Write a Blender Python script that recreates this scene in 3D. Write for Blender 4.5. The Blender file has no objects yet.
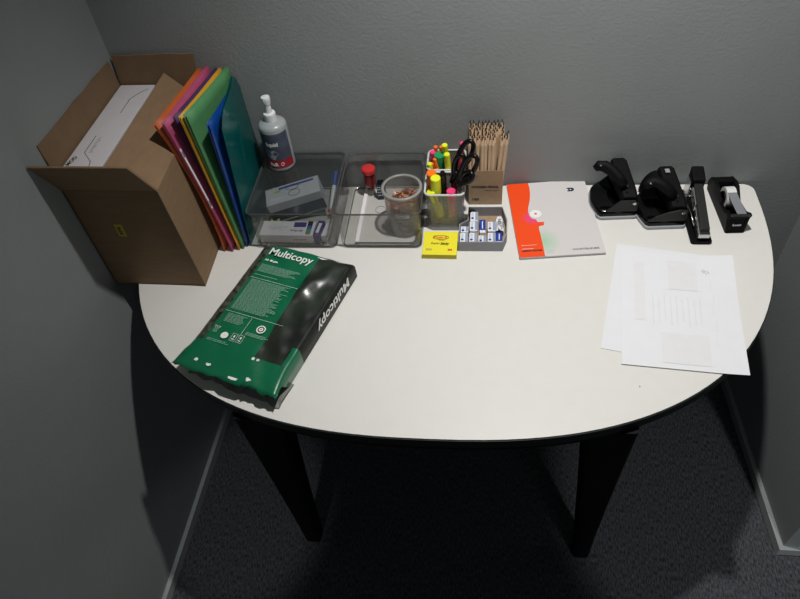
import bpy, bmesh, math, random
from mathutils import Vector, Matrix
random.seed(7)
PI = math.pi
COL = bpy.context.scene.collection
T = 0.73                       # table height

# ------------------------------------------------------------------ materials
def mat(name, col, rough=0.5, metal=0.0, var=0.0, scale=40, bump=0.0, bscale=200, spec=0.5, coat=0.0, stretch=None):
    m = bpy.data.materials.new(name); m.use_nodes = True
    nt = m.node_tree; b = nt.nodes['Principled BSDF']
    b.inputs['Base Color'].default_value = (*col, 1)
    b.inputs['Roughness'].default_value = rough
    b.inputs['Metallic'].default_value = metal
    b.inputs['Specular IOR Level'].default_value = spec
    b.inputs['Coat Weight'].default_value = coat
    tc = nt.nodes.new('ShaderNodeTexCoord'); mp = nt.nodes.new('ShaderNodeMapping')
    nt.links.new(tc.outputs['Object'], mp.inputs['Vector'])
    if stretch: mp.inputs['Scale'].default_value = stretch
    n = nt.nodes.new('ShaderNodeTexNoise'); n.inputs['Scale'].default_value = scale; n.inputs['Detail'].default_value = 4
    nt.links.new(mp.outputs[0], n.inputs['Vector'])
    r = nt.nodes.new('ShaderNodeValToRGB')
    v = var if var else 0.02
    r.color_ramp.elements[0].color = (*[c * (1 - v) for c in col], 1); r.color_ramp.elements[0].position = .3
    r.color_ramp.elements[1].color = (*[min(1, c * (1 + v)) for c in col], 1); r.color_ramp.elements[1].position = .7
    nt.links.new(n.outputs['Fac'], r.inputs['Fac']); nt.links.new(r.outputs['Color'], b.inputs['Base Color'])
    if bump:
        n2 = nt.nodes.new('ShaderNodeTexNoise'); n2.inputs['Scale'].default_value = bscale; n2.inputs['Detail'].default_value = 5
        nt.links.new(mp.outputs[0], n2.inputs['Vector'])
        bp = nt.nodes.new('ShaderNodeBump'); bp.inputs['Strength'].default_value = bump; bp.inputs['Distance'].default_value = .002
        nt.links.new(n2.outputs['Fac'], bp.inputs['Height']); nt.links.new(bp.outputs[0], b.inputs['Normal'])
    return m

def clear(name, tint, alpha=0.12, rough=0.08, body=(0.6, 0.62, 0.62), gl=1.0):
    """clear plastic: transparent, a little haze, fresnel gloss"""
    m = bpy.data.materials.new(name); m.use_nodes = True; nt = m.node_tree
    for n in list(nt.nodes): nt.nodes.remove(n)
    out = nt.nodes.new('ShaderNodeOutputMaterial')
    tr = nt.nodes.new('ShaderNodeBsdfTransparent'); tr.inputs[0].default_value = (*tint, 1)
    df = nt.nodes.new('ShaderNodeBsdfPrincipled'); df.inputs['Base Color'].default_value = (*body, 1); df.inputs['Roughness'].default_value = .3
    gls = nt.nodes.new('ShaderNodeBsdfGlossy'); gls.inputs['Roughness'].default_value = rough
    gls.inputs['Color'].default_value = (.9 * gl, .9 * gl, .9 * gl, 1)
    lw0 = nt.nodes.new('ShaderNodeLayerWeight'); lw0.inputs['Blend'].default_value = .5
    lp = nt.nodes.new('ShaderNodeMath'); lp.operation = 'POWER'; lp.inputs[1].default_value = 4.0
    nt.links.new(lw0.outputs['Facing'], lp.inputs[0])
    lw = nt.nodes.new('ShaderNodeMath'); lw.operation = 'MULTIPLY_ADD'; lw.inputs[1].default_value = .6; lw.inputs[2].default_value = .035
    nt.links.new(lp.outputs[0], lw.inputs[0])
    no = nt.nodes.new('ShaderNodeTexNoise'); no.inputs['Scale'].default_value = 60
    bp = nt.nodes.new('ShaderNodeBump'); bp.inputs['Strength'].default_value = .08; bp.inputs['Distance'].default_value = .001
    nt.links.new(no.outputs['Fac'], bp.inputs['Height']); nt.links.new(bp.outputs[0], gls.inputs['Normal'])
    m1 = nt.nodes.new('ShaderNodeMixShader'); m1.inputs[0].default_value = alpha
    nt.links.new(tr.outputs[0], m1.inputs[1]); nt.links.new(df.outputs[0], m1.inputs[2])
    m2 = nt.nodes.new('ShaderNodeMixShader')
    nt.links.new(lw.outputs[0], m2.inputs[0]); nt.links.new(m1.outputs[0], m2.inputs[1]); nt.links.new(gls.outputs[0], m2.inputs[2])
    nt.links.new(m2.outputs[0], out.inputs[0])
    return m

M = {}
M['wall'] = mat('wall_paint', (.255, .275, .275), .75, bump=.35, bscale=160, var=.03, scale=6)
M['ceil'] = mat('ceiling_paint', (.45, .45, .45), .9)
M['skirt'] = mat('skirting_paint', (.36, .38, .38), .5)
M['carpet'] = mat('carpet', (.055, .059, .066), .95, var=.85, scale=300, bump=1.0, bscale=400, stretch=(1, .3, 1))
M['laminate'] = mat('white_laminate', (.755, .74, .70), .38, var=.01, bump=.05, bscale=500)
M['black_edge'] = mat('black_edge', (.012, .013, .014), .45, spec=.3)
M['black_wood'] = mat('black_stained_wood', (.004, .004, .005), .6, spec=.15, var=.2, scale=30, stretch=(8, 8, 1))
M['card'] = mat('brown_cardboard', (.225, .14, .075), .8, var=.07, scale=25, bump=.25, bscale=90, stretch=(1, 1, 6))
M['card_in'] = mat('cardboard_inside', (.20, .125, .068), .85, var=.08, scale=30, bump=.25, bscale=90)
M['kraft'] = mat('kraft_card', (.36, .25, .15), .75, var=.06, scale=60)
M['paper'] = mat('white_paper', (.80, .80, .83), .7, var=.01)
M['paper2'] = mat('lower_paper', (.79, .79, .82), .7, var=.01)
M['whitecard'] = mat('white_carton', (.68, .65, .68), .6)
M['greycard'] = mat('grey_carton', (.30, .30, .32), .7, var=.04)
M['ink'] = mat('black_ink', (.01, .01, .012), .6)
M['greyink'] = mat('grey_ink', (.16, .16, .17), .6)
M['faint'] = mat('faint_print', (.755, .75, .775), .7)
M['faint2'] = mat('faint_print_warm', (.78, .765, .785), .7)
M['white'] = mat('white_plastic', (.75, .76, .77), .35)
M['whiteink'] = mat('white_ink', (.85, .85, .83), .5)
M['orangeF'] = mat('orange_card_folder', (.50, .095, .012), .55, var=.03)
M['pinkF'] = mat('pink_card_folder', (.42, .06, .15), .6, var=.05)
M['violetF'] = mat('violet_card_folder', (.055, .018, .085), .6, var=.05)
M['yellowF'] = mat('yellow_card_folder', (.62, .31, .012), .55)
M['greenF'] = mat('green_card_folder', (.075, .25, .095), .6, var=.05)
M['blueF'] = mat('blue_plastic_folder', (.004, .05, .26), .35)
M['tealF'] = clear('teal_clear_plastic', (.10, .46, .45), .42, .12, (.0, .24, .23), .5)
M['tray'] = clear('clear_tray_plastic', (.90, .90, .895), .03, .06, gl=.7)
M['trayrim'] = clear('clear_tray_rim', (.45, .45, .45), .25, .1, (.25, .25, .26))
M['lid'] = clear('smoky_clear_lid', (.78, .80, .80), .05, .05, (.22, .25, .25), .8)
M['cuppl'] = clear('frosted_cup_plastic', (.93, .93, .92), .18, .2, (.55, .55, .54), .6)
M['cuprim'] = clear('frosted_cup_rim', (.6, .6, .58), .5, .3, (.55, .54, .51), .6)
M['redpl'] = clear('red_clear_plastic', (.75, .10, .08), .35, .1, (.5, .02, .02), .6)
M['redcap'] = mat('red_plastic', (.55, .03, .03), .35)
M['navy'] = mat('navy_plastic', (.012, .02, .06), .4)
M['silverpl'] = mat('silver_grey_plastic', (.30, .32, .34), .3, metal=.3)
M['bottle'] = mat('bottle_plastic', (.34, .36, .37), .28, coat=.3)
M['lblnavy'] = mat('label_slate', (.060, .070, .105), .45, var=.35, scale=35)
M['lblred'] = mat('label_red', (.30, .008, .02), .45)
M['lblgrey'] = mat('label_grey', (.27, .30, .36), .5)
M['greenW'] = mat('green_wrapper', (.004, .135, .058), .33, var=.04, bump=.3, bscale=30, coat=.3)
M['darkW'] = mat('dark_photo_wrapper', (.014, .020, .013), .33, spec=.8, var=.8, scale=16, bump=.8, bscale=26, coat=.7)
M['sideW'] = mat('black_wrapper_side', (.010, .012, .010), .5, var=.3, scale=20, spec=.25)
M['darkW'].node_tree.nodes['Principled BSDF'].inputs['Coat Roughness'].default_value = .2
M['stripW'] = mat('speckled_wrapper_edge', (.055, .065, .05), .3, var=.9, scale=90, bump=.5, bscale=60)
M['greyW'] = mat('grey_wrapper_lining', (.20, .21, .19), .6, var=.1)
M['mintink'] = mat('pale_green_ink', (.33, .52, .42), .6)
M['postit'] = mat('yellow_note_paper', (.90, .80, .03), .6)
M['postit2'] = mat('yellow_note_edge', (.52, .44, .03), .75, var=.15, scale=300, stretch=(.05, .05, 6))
M['redink'] = mat('red_ink', (.65, .04, .02), .6)
M['yl'] = mat('fluorescent_yellow', (.80, .86, .02), .4)
M['ylpale'] = mat('highlighter_yellow_barrel', (.75, .80, .10), .4)
M['or'] = mat('fluorescent_orange', (.95, .18, .01), .4)
M['pk'] = mat('fluorescent_pink', (.90, .05, .20), .4)
M['gn'] = mat('green_marker', (.01, .30, .10), .4)
M['bk'] = mat('black_plastic', (.004, .004, .0045), .3, spec=.3)
M['bkm'] = mat('black_matte_plastic', (.0035, .0035, .004), .6, spec=.12)
M['bkg'] = mat('black_gloss_plastic', (.002, .002, .0025), .1, spec=.3)
M['dkg'] = mat('dark_grey_metal', (.014, .014, .014), .5, spec=.3)
M['chrome'] = mat('polished_steel', (.6, .6, .6), .22, metal=1)
M['steel'] = mat('dark_steel', (.18, .18, .19), .3, metal=1)
M['basegrey'] = mat('light_grey_base_plastic', (.33, .35, .37), .4)
M['copper'] = mat('copper_wire', (.42, .20, .12), .35, metal=.7, var=.4, scale=120)
M['wood'] = mat('pencil_wood', (.70, .52, .34), .6, var=.16, scale=60, stretch=(3, 3, .3))
M['woodtip'] = mat('sharpened_wood', (.72, .53, .35), .7)
M['lead'] = mat('pencil_graphite', (.015, .015, .018), .5)
M['eraser'] = mat('eraser_white', (.80, .81, .84), .6)
M['erblue'] = mat('eraser_blue_sleeve', (.01, .045, .33), .45)
M['erblpale'] = mat('eraser_side_print', (.30, .36, .48), .6)
M['obrange'] = mat('cover_orange', (.92, .07, .003), .5)
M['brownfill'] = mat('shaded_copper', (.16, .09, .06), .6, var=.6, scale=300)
M['pad'] = mat('tray_liner_paper', (.46, .44, .42), .75)
M['purple'] = mat('purple_print', (.05, .03, .19), .5)
M['bluep'] = mat('blue_print', (.02, .07, .40), .5)
M['greenp'] = mat('green_print', (.02, .28, .10), .5)
M['limep'] = mat('lime_print', (.45, .6, .15), .5)
M['tapewhite'] = mat('tape_roll_white', (.72, .72, .70), .4)
M['tapestrip'] = clear('tape_strip', (.6, .6, .62), .5, .2, (.42, .43, .46))
M['stickyel'] = mat('dull_yellow_sticker', (.42, .36, .02), .6)

# notebook cover: grey-white with a pale green blush
def cover_mat():
    m = mat('notebook_cover', (.66, .63, .62), .5, var=.02)
    nt = m.node_tree; b = nt.nodes['Principled BSDF']
    tc = nt.nodes.new('ShaderNodeTexCoord'); mp = nt.nodes.new('ShaderNodeMapping')
    mp.inputs['Location'].default_value = (-.055 * 28, -.045 * 24, 0); mp.inputs['Scale'].default_value = (28, 24, 1)
    g = nt.nodes.new('ShaderNodeTexGradient'); g.gradient_type = 'SPHERICAL'
    nt.links.new(tc.outputs['Object'], mp.inputs[0]); nt.links.new(mp.outputs[0], g.inputs[0])
    mx = nt.nodes.new('ShaderNodeMix'); mx.data_type = 'RGBA'
    mx.inputs[6].default_value = (.66, .63, .62, 1); mx.inputs[7].default_value = (.38, .60, .42, 1)
    nt.links.new(g.outputs['Fac'], mx.inputs[0]); nt.links.new(mx.outputs[2], b.inputs['Base Color'])
    return m
M['cover'] = cover_mat()
def orange_mat():
    m = mat('orange_print_with_pink_glow', (.92, .07, .003), .5)
    nt = m.node_tree; b = nt.nodes['Principled BSDF']
    tc = nt.nodes.new('ShaderNodeTexCoord'); mp = nt.nodes.new('ShaderNodeMapping')
    mp.inputs['Location'].default_value = (-.042 * 42, -.118 * 42, 0); mp.inputs['Scale'].default_value = (42, 42, 1)
    g = nt.nodes.new('ShaderNodeTexGradient'); g.gradient_type = 'SPHERICAL'
    nt.links.new(tc.outputs['Object'], mp.inputs[0]); nt.links.new(mp.outputs[0], g.inputs[0])
    mx = nt.nodes.new('ShaderNodeMix'); mx.data_type = 'RGBA'
    mx.inputs[6].default_value = (.92, .07, .003, 1); mx.inputs[7].default_value = (.80, .06, .30, 1)
    nt.links.new(g.outputs['Fac'], mx.inputs[0]); nt.links.new(mx.outputs[2], b.inputs['Base Color'])
    return m
M['orprint'] = orange_mat()
# wire-mesh material: metal with fine diamond holes
def mesh_mat(name, col, per=.0022):
    m = mat(name, col, .45, metal=.3); nt = m.node_tree; b = nt.nodes['Principled BSDF']
    tc = nt.nodes.new('ShaderNodeTexCoord'); mp = nt.nodes.new('ShaderNodeMapping')
    mp.inputs['Rotation'].default_value = (PI / 4, PI / 4, 0)
    nt.links.new(tc.outputs['Object'], mp.inputs[0])
    vo = nt.nodes.new('ShaderNodeTexVoronoi'); vo.inputs['Scale'].default_value = 1 / per; vo.inputs['Randomness'].default_value = 0
    nt.links.new(mp.outputs[0], vo.inputs[0])
    gt = nt.nodes.new('ShaderNodeMath'); gt.operation = 'GREATER_THAN'; gt.inputs[1].default_value = .47
    nt.links.new(vo.outputs['Distance'], gt.inputs[0]); nt.links.new(gt.outputs[0], b.inputs['Alpha'])
    return m
M['wire'] = mesh_mat('silver_wire_mesh', (.36, .36, .36))
M['wirerim'] = mat('silver_painted_wire', (.62, .62, .62), .4)

# ------------------------------------------------------------------ helpers
class MB:
    def __init__(s): s.bm = bmesh.new(); s.mats = []; s.cur = 0
    def use(s, m):
        if m not in s.mats: s.mats.append(m)
        s.cur = s.mats.index(m); return s
    def face(s, vs):
        try:
            f = s.bm.faces.new(vs); f.material_index = s.cur; return f
        except ValueError: return None
    def v(s, *p): return s.bm.verts.new(p)
    def poly(s, pts): return s.face([s.bm.verts.new(p) for p in pts])
    def loft(s, rings, cap0=True, cap1=True, closed=True):
        R = [[s.bm.verts.new(p) for p in r] for r in rings]
        n = len(R[0])
        for a, b in zip(R, R[1:]):
            for i in range(n if closed else n - 1):
                j = (i + 1) % n; s.face([a[i], a[j], b[j], b[i]])
        if cap0: s.face(list(reversed(R[0])))
        if cap1: s.face(R[-1])
        return R
    def prism(s, pts2, z0, z1, mtx=None):
        mtx = mtx or Matrix()
        return s.loft([[mtx @ Vector((x, y, z0)) for x, y in pts2], [mtx @ Vector((x, y, z1)) for x, y in pts2]])
    def box(s, x0, x1, y0, y1, z0, z1, mtx=None):
        return s.prism([(x0, y0), (x1, y0), (x1, y1), (x0, y1)], z0, z1, mtx)
    def lathe(s, prof, c=(0, 0, 0), n=24, mtx=None, cap0=True, cap1=True):
        mtx = mtx or Matrix(); c = Vector(c)
        return s.loft([[mtx @ (c + Vector((r * math.cos(2 * PI * i / n), r * math.sin(2 * PI * i / n), z))) for i in range(n)] for r, z in prof], cap0, cap1)
    def tube(s, pts, r, n=8, closed=False, flat=1.0):
        pts = [Vector(p) for p in pts]; R = []; N = len(pts); up = None
        for i, p in enumerate(pts):
            a = pts[(i - 1) % N] if (closed or i > 0) else p
            b = pts[(i + 1) % N] if (closed or i < N - 1) else p
            d = (b - a).normalized()
            if up is None: up = d.orthogonal().normalized()
            up = (up - d * up.dot(d)).normalized(); si = d.cross(up)
            rr = r[i] if isinstance(r, (list, tuple)) else r
            R.append([p + up * math.cos(2 * PI * k / n) * rr + si * math.sin(2 * PI * k / n) * rr * flat for k in range(n)])
        if closed:
            V = [[s.bm.verts.new(q) for q in ring] for ring in R]
            for i in range(N):
                a, b = V[i], V[(i + 1) % N]
                for k in range(n): s.face([a[k], a[(k + 1) % n], b[(k + 1) % n], b[k]])
        else: s.loft(R)
    def build(s, name, m=None, parent=None, smooth=False, bevel=0, loc=None, rot=None):
        bmesh.ops.recalc_face_normals(s.bm, faces=s.bm.faces)
        me = bpy.data.meshes.new(name); s.bm.to_mesh(me); s.bm.free()
        for k in (s.mats or [m]): me.materials.append(M[k] if isinstance(k, str) else k)
        if smooth: me.polygons.foreach_set('use_smooth', [True] * len(me.polygons))
        o = bpy.data.objects.new(name, me); COL.objects.link(o)
        if parent: o.parent = parent
        if loc: o.location = loc
        if rot: o.rotation_euler = rot
        if bevel:
            b = o.modifiers.new('bevel', 'BEVEL'); b.width = bevel; b.segments = 2; b.limit_method = 'ANGLE'; b.angle_limit = .6
        if smooth and not bevel:
            pass
        return o

def smooth_by_angle(o, deg=35):
    me = o.data
    me.polygons.foreach_set('use_smooth', [True] * len(me.polygons))
    bm = bmesh.new(); bm.from_mesh(me)
    for e in bm.edges:
        if len(e.link_faces) == 2 and e.calc_face_angle(0) > math.radians(deg): e.smooth = False
    bm.to_mesh(me); bm.free(); return o

def tag(o, label, cat, group=None, kind=None):
    o['label'] = label; o['category'] = cat
    if group: o['group'] = group
    if kind: o['kind'] = kind
    return o
def thing(name, label, cat, loc=(0, 0, 0), rz=0, group=None):
    o = bpy.data.objects.new(name, None); COL.objects.link(o); o.empty_display_size = .02
    o.location = loc; o.rotation_euler = (0, 0, rz)
    return tag(o, label, cat, group)
def struct(name, mb, m):
    o = mb.build(name, m); o['kind'] = 'structure'; return o
def rrect(x0, x1, y0, y1, r, n=5):
    P = []
    for cx, cy, a0 in ((x1 - r, y0 + r, -PI / 2), (x1 - r, y1 - r, 0), (x0 + r, y1 - r, PI / 2), (x0 + r, y0 + r, PI)):
        for i in range(n + 1):
            a = a0 + PI / 2 * i / n; P.append((cx + r * math.cos(a), cy + r * math.sin(a)))
    return P
def ellipse(cx, cy, rx, ry, n=24): return [(cx + rx * math.cos(2 * PI * i / n), cy + ry * math.sin(2 * PI * i / n)) for i in range(n)]

def text(name, body, size, m, parent, mtx, bold=0.0, width=None, align='LEFT', shear=0.0, z=0.0):
    c = bpy.data.curves.new(name, 'FONT'); c.body = body; c.size = size; c.offset = bold; c.align_x = align; c.shear = shear
    c.resolution_u = 3; c.extrude = .00008
    o = bpy.data.objects.new(name, c); COL.objects.link(o)
    dg = bpy.context.evaluated_depsgraph_get(); dg.update()
    me = bpy.data.meshes.new_from_object(o.evaluated_get(dg)); COL.objects.unlink(o); bpy.data.objects.remove(o)
    if width and len(me.vertices):
        xs = [v.co.x for v in me.vertices]; k = width / (max(xs) - min(xs)); x0 = min(xs)
        for v in me.vertices: v.co.x = (v.co.x - x0) * k
    me.materials.clear(); me.materials.append(M[m])
    me.transform(mtx)
    r = bpy.data.objects.new(name, me); COL.objects.link(r); r.parent = parent
    return r
def frame(o, ux, uy):
    """matrix placing local x along ux, y along uy, origin o"""
    ux = Vector(ux).normalized(); uy = Vector(uy); uy = (uy - ux * uy.dot(ux)).normalized(); uz = ux.cross(uy)
    m = Matrix((ux, uy, uz)).transposed().to_4x4(); m.translation = Vector(o); return m

# ------------------------------------------------------------------ room
LS = .0226; RW = 1.4777; RS = -.0435; YE = -.521      # left wall slant, right wall, slant, where the right wall ends
def lx(y): return LS * y
def rx(y): return RW + RS * y
b = MB(); b.poly([(-.8, -3.2, 0), (3.2, -3.2, 0), (3.2, .1, 0), (-.8, .1, 0)]); struct('floor', b, 'carpet')
b = MB(); b.box(-.15, 1.6, 0, .1, 0, 2.5); struct('wall_back', b, 'wall')
b = MB(); b.prism([(lx(.05), .05), (lx(-3.2), -3.2), (lx(-3.2) - .1, -3.2), (-.1, .05)], 0, 2.5); struct('wall_left', b, 'wall')
b = MB(); b.prism([(rx(0), 0), (rx(YE), YE), (3.2, YE), (3.2, 0)], 0, 2.5); struct('wall_right', b, 'wall')
b = MB(); b.box(-.8, 3.2, -3.2, .1, 2.45, 2.5); struct('ceiling', b, 'ceil')
h = .03; t = .011
b = MB(); b.prism([(lx(0), -.0), (lx(-3.2), -3.2), (lx(-3.2) + t, -3.2), (lx(0) + t, -.0)], 0, h); struct('baseboard_left', b, 'skirt')
b = MB(); b.box(t, rx(0) - t, -t, 0, 0, h); struct('baseboard_back', b, 'skirt')
b = MB(); b.prism([(rx(0) - t, 0), (rx(YE) - t, YE - t), (3.2, YE - t), (3.2, YE), (rx(YE), YE), (rx(0), 0)], 0, h); struct('baseboard_right', b, 'skirt')

# ------------------------------------------------------------------ table
TC = .6755
def table_outline(inset=0.0, n=72):
    a = .6705 - inset; bb = .655 - inset; e = 2 / 2.5; P = []
    yb = -.006
    for i in range(n + 1):
        th = PI + PI * i / n
        c, s_ = math.cos(th), math.sin(th)
        P.append((TC + a * math.copysign(abs(c) ** e, c), yb - .022 - (bb - .022) * abs(s_) ** e))
    # rounded back corners
    for k in range(5):
        an = PI / 2 * (k + 1) / 5; P.append((TC + a - .022 + .022 * math.cos(an), yb - .022 - inset + .022 * math.sin(an)))
    for k in range(5):
        an = PI / 2 + PI / 2 * k / 5; P.append((TC - a + .022 + .022 * math.cos(an), yb - .022 - inset + .022 * math.sin(an)))
    return P
tb = thing('desk', 'half-oval white-topped desk with black edge and black legs against the back wall', 'desk', (TC, -.33, 0))
def tl(o): o.location = (-TC, .33, 0); return o
b = MB(); b.prism(table_outline(), T - .0025, T); tl(b.build('tabletop', 'laminate', tb))
b = MB(); b.prism(table_outline(-.0018), T - .024, T - .0028); o = tl(b.build('edge_band', 'black_edge', tb)); o['label'] = 'black edge of the white top'
def apron(i0, z0, z1):
    P = table_outline(i0); Q = table_outline(i0 + .02)
    m_ = MB(); R = [[Vector((x, y, z)) for x, y in L] for L, z in ((P, z0), (P, z1), (Q, z1), (Q, z0))]
    V = [[m_.bm.verts.new(p) for p in r] for r in R]; n = len(P)
    for k in range(4):
        a_, c_ = V[k], V[(k + 1) % 4]
        for i in range(n):
            j = (i + 1) % n; m_.face([a_[i], a_[j], c_[j], c_[i]])
    return m_
tl(apron(.010, T - .052, T - .0245).build('apron', 'black_wood', tb))
for sx in (-1, 1):
    for fy in (0, 1):
        yt = -.590 if fy == 0 else -.075; yb_ = -.548 if fy == 0 else -.085
        xt = TC + sx * .308; xb = TC + sx * .343
        rings = []
        for tt in (0, .25, .5, .75, .93, 1):
            z = .0 + (T - .026) * tt; w = .020 + .025 * tt ** 1.4; d = .020 + .012 * tt
            pass
            cx = xb + (xt - xb) * tt; cy = yb_ + (yt - yb_) * tt
            rings.append([(x, y, z) for x, y in rrect(cx - w, cx + w, cy - d, cy + d, .008, 3)])
        b = MB(); b.loft(rings); tl(b.build('leg', 'black_wood', tb))

# ------------------------------------------------------------------ cardboard box on the left
bx = thing('cardboard_box', 'open brown cardboard box with raised flaps in the left wall corner', 'box', (.0025, -.012, T + .0003), -.0226)
BW, BWT, BD, BH = .190, .1755, .308, .252; th = .004
# local frame: x 0..BW, y 0..-BD
def panel(name, corners, m='card', thick=.0035, label=None, wavy=0):
    c = [Vector(q) for q in corners]; nrm = (c[1] - c[0]).cross(c[3] - c[0]).normalized()
    m_ = MB(); n = 8 if wavy else 1
    top = [c[0].lerp(c[1], i / n) for i in range(n + 1)]; bot = [c[3].lerp(c[2], i / n) for i in range(n + 1)]
    if wavy: bot = [p + (c[3] - c[0]).normalized() * random.uniform(-wavy, wavy) for p in bot]
    loop = top + bot[::-1]
    m_.loft([[p for p in loop], [p - nrm * thick for p in loop]])
    o = m_.build(name, m, bx)
    if label: o['label'] = label
    return o
FB_, BB_, FT_, BT_ = .199, .186, .1865, .170      # right side: front bottom, back bottom, front top, back top
panel('front_panel', [(0, -BD, 0), (FB_, -BD, 0), (FT_, -BD, BH), (0, -BD, BH)])
panel('right_panel', [(FB_, -BD, 0), (BB_, 0, 0), (BT_, 0, BH), (FT_, -BD, BH)])
panel('back_panel', [(BB_, 0, 0), (0, 0, 0), (0, 0, BH), (BT_, 0, BH)], 'card_in')
panel('left_panel', [(0, 0, 0), (0, -BD, 0), (0, -BD, BH), (0, 0, BH)], 'card_in')
panel('bottom_panel', [(0, -BD, 0), (0, 0, 0), (BB_, 0, 0), (FB_, -BD, 0)], 'card_in')
fa = math.radians(28); FL_ = .097
panel('front_flap', [(0, -BD - .001, BH), (FT_, -BD - .001, BH), (FT_ - .005, -BD - FL_ * math.sin(fa), BH + FL_ * math.cos(fa)), (0, -BD - FL_ * math.sin(fa), BH + FL_ * math.cos(fa))], label='flap leaning out towards the room', wavy=.0006)
panel('right_flap', [(FT_, -BD + .004, BH), (BT_, -.006, BH), (BT_ - .060, -.004, BH + .058), (FT_ - .084, -BD + .004, BH + .050)], label='flap folded half over the opening', wavy=.0006)
panel('left_flap', [(0.0, -.003, BH), (0.0, -BD + .003, BH), (-.004, -BD + .004, BH + .094), (-.002, -.006, BH + .086)], 'card_in', label='flap standing up against the left wall', wavy=.0015)
panel('back_flap', [(BT_, 0, BH), (0, 0, BH), (.006, .007, BH + .094), (BT_ + .012, .007, BH + .094)], 'card_in', label='flap standing up against the back wall', wavy=.0015)
b = MB(); b.tube([(.001, -BD - .0008, BH), (FT_, -BD - .0008, BH)], .0012, 6); b.tube([(FB_, -BD - .0006, .002), (FT_ + .0003, -BD - .0006, BH - .001)], .0011, 6)
b.build('crease', 'card_in', bx)
# small yellow sticker
b = MB(); st = frame((.066, -BD - .0004, .138), (1, 0, 0), (0, 0, 1)); b.prism([(0, 0), (.0165, 0), (.0165, .031), (0, .031)], 0, .0002, st); so = b.build('sticker', 'stickyel', bx); so['label'] = 'small yellow sticker with black marks'
b = MB()
for i, w in enumerate((.0065, .008, .0055, .0075)):
    b.prism([(.004, .0055 + i * .0052), (.004 + w, .0055 + i * .0052), (.004 + w, .0085 + i * .0052), (.004, .0085 + i * .0052)], .0002, .0004, st)
b.build('sticker_print', 'ink', so)

# flat white carton inside the box
wc = thing('white_carton', 'long white carton standing inside the brown cardboard box', 'box', (.006, -.016, T + .005), -.0226)
WZ = .280
b = MB(); b.box(0.002, .078, -.285, -.002, 0, WZ); b.build('carton_body', 'whitecard', wc, bevel=.001)
b = MB()
def slot(pts, w=.0011):
    b = MB(); b.tube([(*a, WZ) for a in pts], w * .6, 4); b.build('cut_line', 'ink', wc)
slot([(.055, -.285), (.050, -.262), (.026, -.235), (.026, -.182)]); slot([(.070, -.018), (.058, -.030), (.044, -.055), (.044, -.105)])
text('printed_mark', 'MOD', .012, 'ink', wc, frame((.012, -.275, WZ + .0003), (.25, 1, 0), (-1, .25, 0)), bold=.0003)
b = MB()
for k in range(14): b.tube([(.034 + .0012 * math.sin(k * 2.1), -.235 + k * .0036, WZ), (.040 + .002 * math.cos(k * 1.3), -.233 + k * .0036, WZ)], .0004, 4)
b.build('pen_scribble', 'greyink', wc)

# ------------------------------------------------------------------ folders
def folder(name, label, m, FB, FT, BB, BT, gap=.004, ex=1.0, cut=0.0, cat='folder'):
    r = thing(name, label, cat, FB, 0, 'upright folders beside the cardboard box')
    FB, FT, BB, BT = map(Vector, (FB, FT, BB, BT)); O = FB.copy()
    def P(s, t, off):
        a = FB.lerp(BB, s); c = FT.lerp(BT, s); p = a.lerp(c, t)
        p.x = a.x + (c.x - a.x) * (t ** ex if t > 0 else 0)
        p.x += off * (.25 + .75 * t) + .0015 * math.sin(PI * s) ; return p - O
    for side, off in (('left_cover', -gap / 2), ('right_cover', gap / 2)):
        m_ = MB(); ns, ntt = 6, 14
        G = [[m_.bm.verts.new(P(i / ns, j / ntt, off)) for i in range(ns + 1)] for j in range(ntt + 1)]
        for j in range(ntt):
            for i in range(ns):
                m_.face([G[j][i], G[j][i + 1], G[j + 1][i + 1], G[j + 1][i]])
        o = m_.build('cover', m, r, smooth=True)
        so_ = o.modifiers.new('thick', 'SOLIDIFY'); so_.thickness = .0008
    m_ = MB(); m_.tube([P(i / 6, 0, 0) + Vector((0, 0, .0012)) for i in range(7)], .0012, 6); m_.build('spine', m, r)
    return r, P
ZB = T + .0006
fo, _ = folder('document_folder', 'orange card folder leaning directly against the brown box', 'orangeF', (.2085, -.223, ZB), (.163, -.215, 1.048), (.222, -.018, ZB), (.188, -.012, 1.046), ex=2.4)
fp, PP = folder('document_folder', 'pink card folder with a white label strip, between orange and violet', 'pinkF', (.2255, -.224, ZB), (.180, -.216, 1.051), (.234, -.018, ZB), (.204, -.012, 1.050), ex=1.25)
m_ = MB()
for t0, t1, mm, w0, w1 in ((.30, .76, 'white', .012, .028), (.705, .745, 'ink', .016, .022), (.33, .37, 'ink', .016, .024), (.50, .51, 'greyink', .016, .024)):
    pass
b = MB(); rr = []
for k in range(13):
    t_ = .37 + .45 * k / 12; rr.append((PP(.006, t_, .0036), PP(.030, t_, .0036)))
for (a, c), (d, e) in zip(rr, rr[1:]): b.poly([a, c, e, d])
ls = b.build('label_strip', 'white', fp); ls['label'] = 'narrow white label strip'
for t0, t1 in ((.385, .43), (.76, .80)):
    b = MB(); b.poly([PP(.010, t0, .0040), PP(.034, t0, .0040), PP(.034, t1, .0040), PP(.010, t1, .0040)]); b.build('strip_mark', 'greyink', ls)
folder('document_folder', 'dark violet card folder between the pink and yellow ones', 'violetF', (.2345, -.209, ZB), (.1990, -.204, 1.056), (.241, -.018, ZB), (.222, -.012, 1.045), gap=.003, ex=1.1)
folder('document_folder', 'yellow card folder between the violet and green ones', 'yellowF', (.2395, -.219, ZB), (.2165, -.215, 1.064), (.247, -.018, ZB), (.231, -.012, 1.045), gap=.003)
fg, PG = folder('document_folder', 'wide open green card folder between yellow and blue', 'greenF', (.2475, -.215, ZB), (.2275, -.215, 1.067), (.254, -.018, ZB), (.247, -.012, 1.047), gap=.005)
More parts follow.
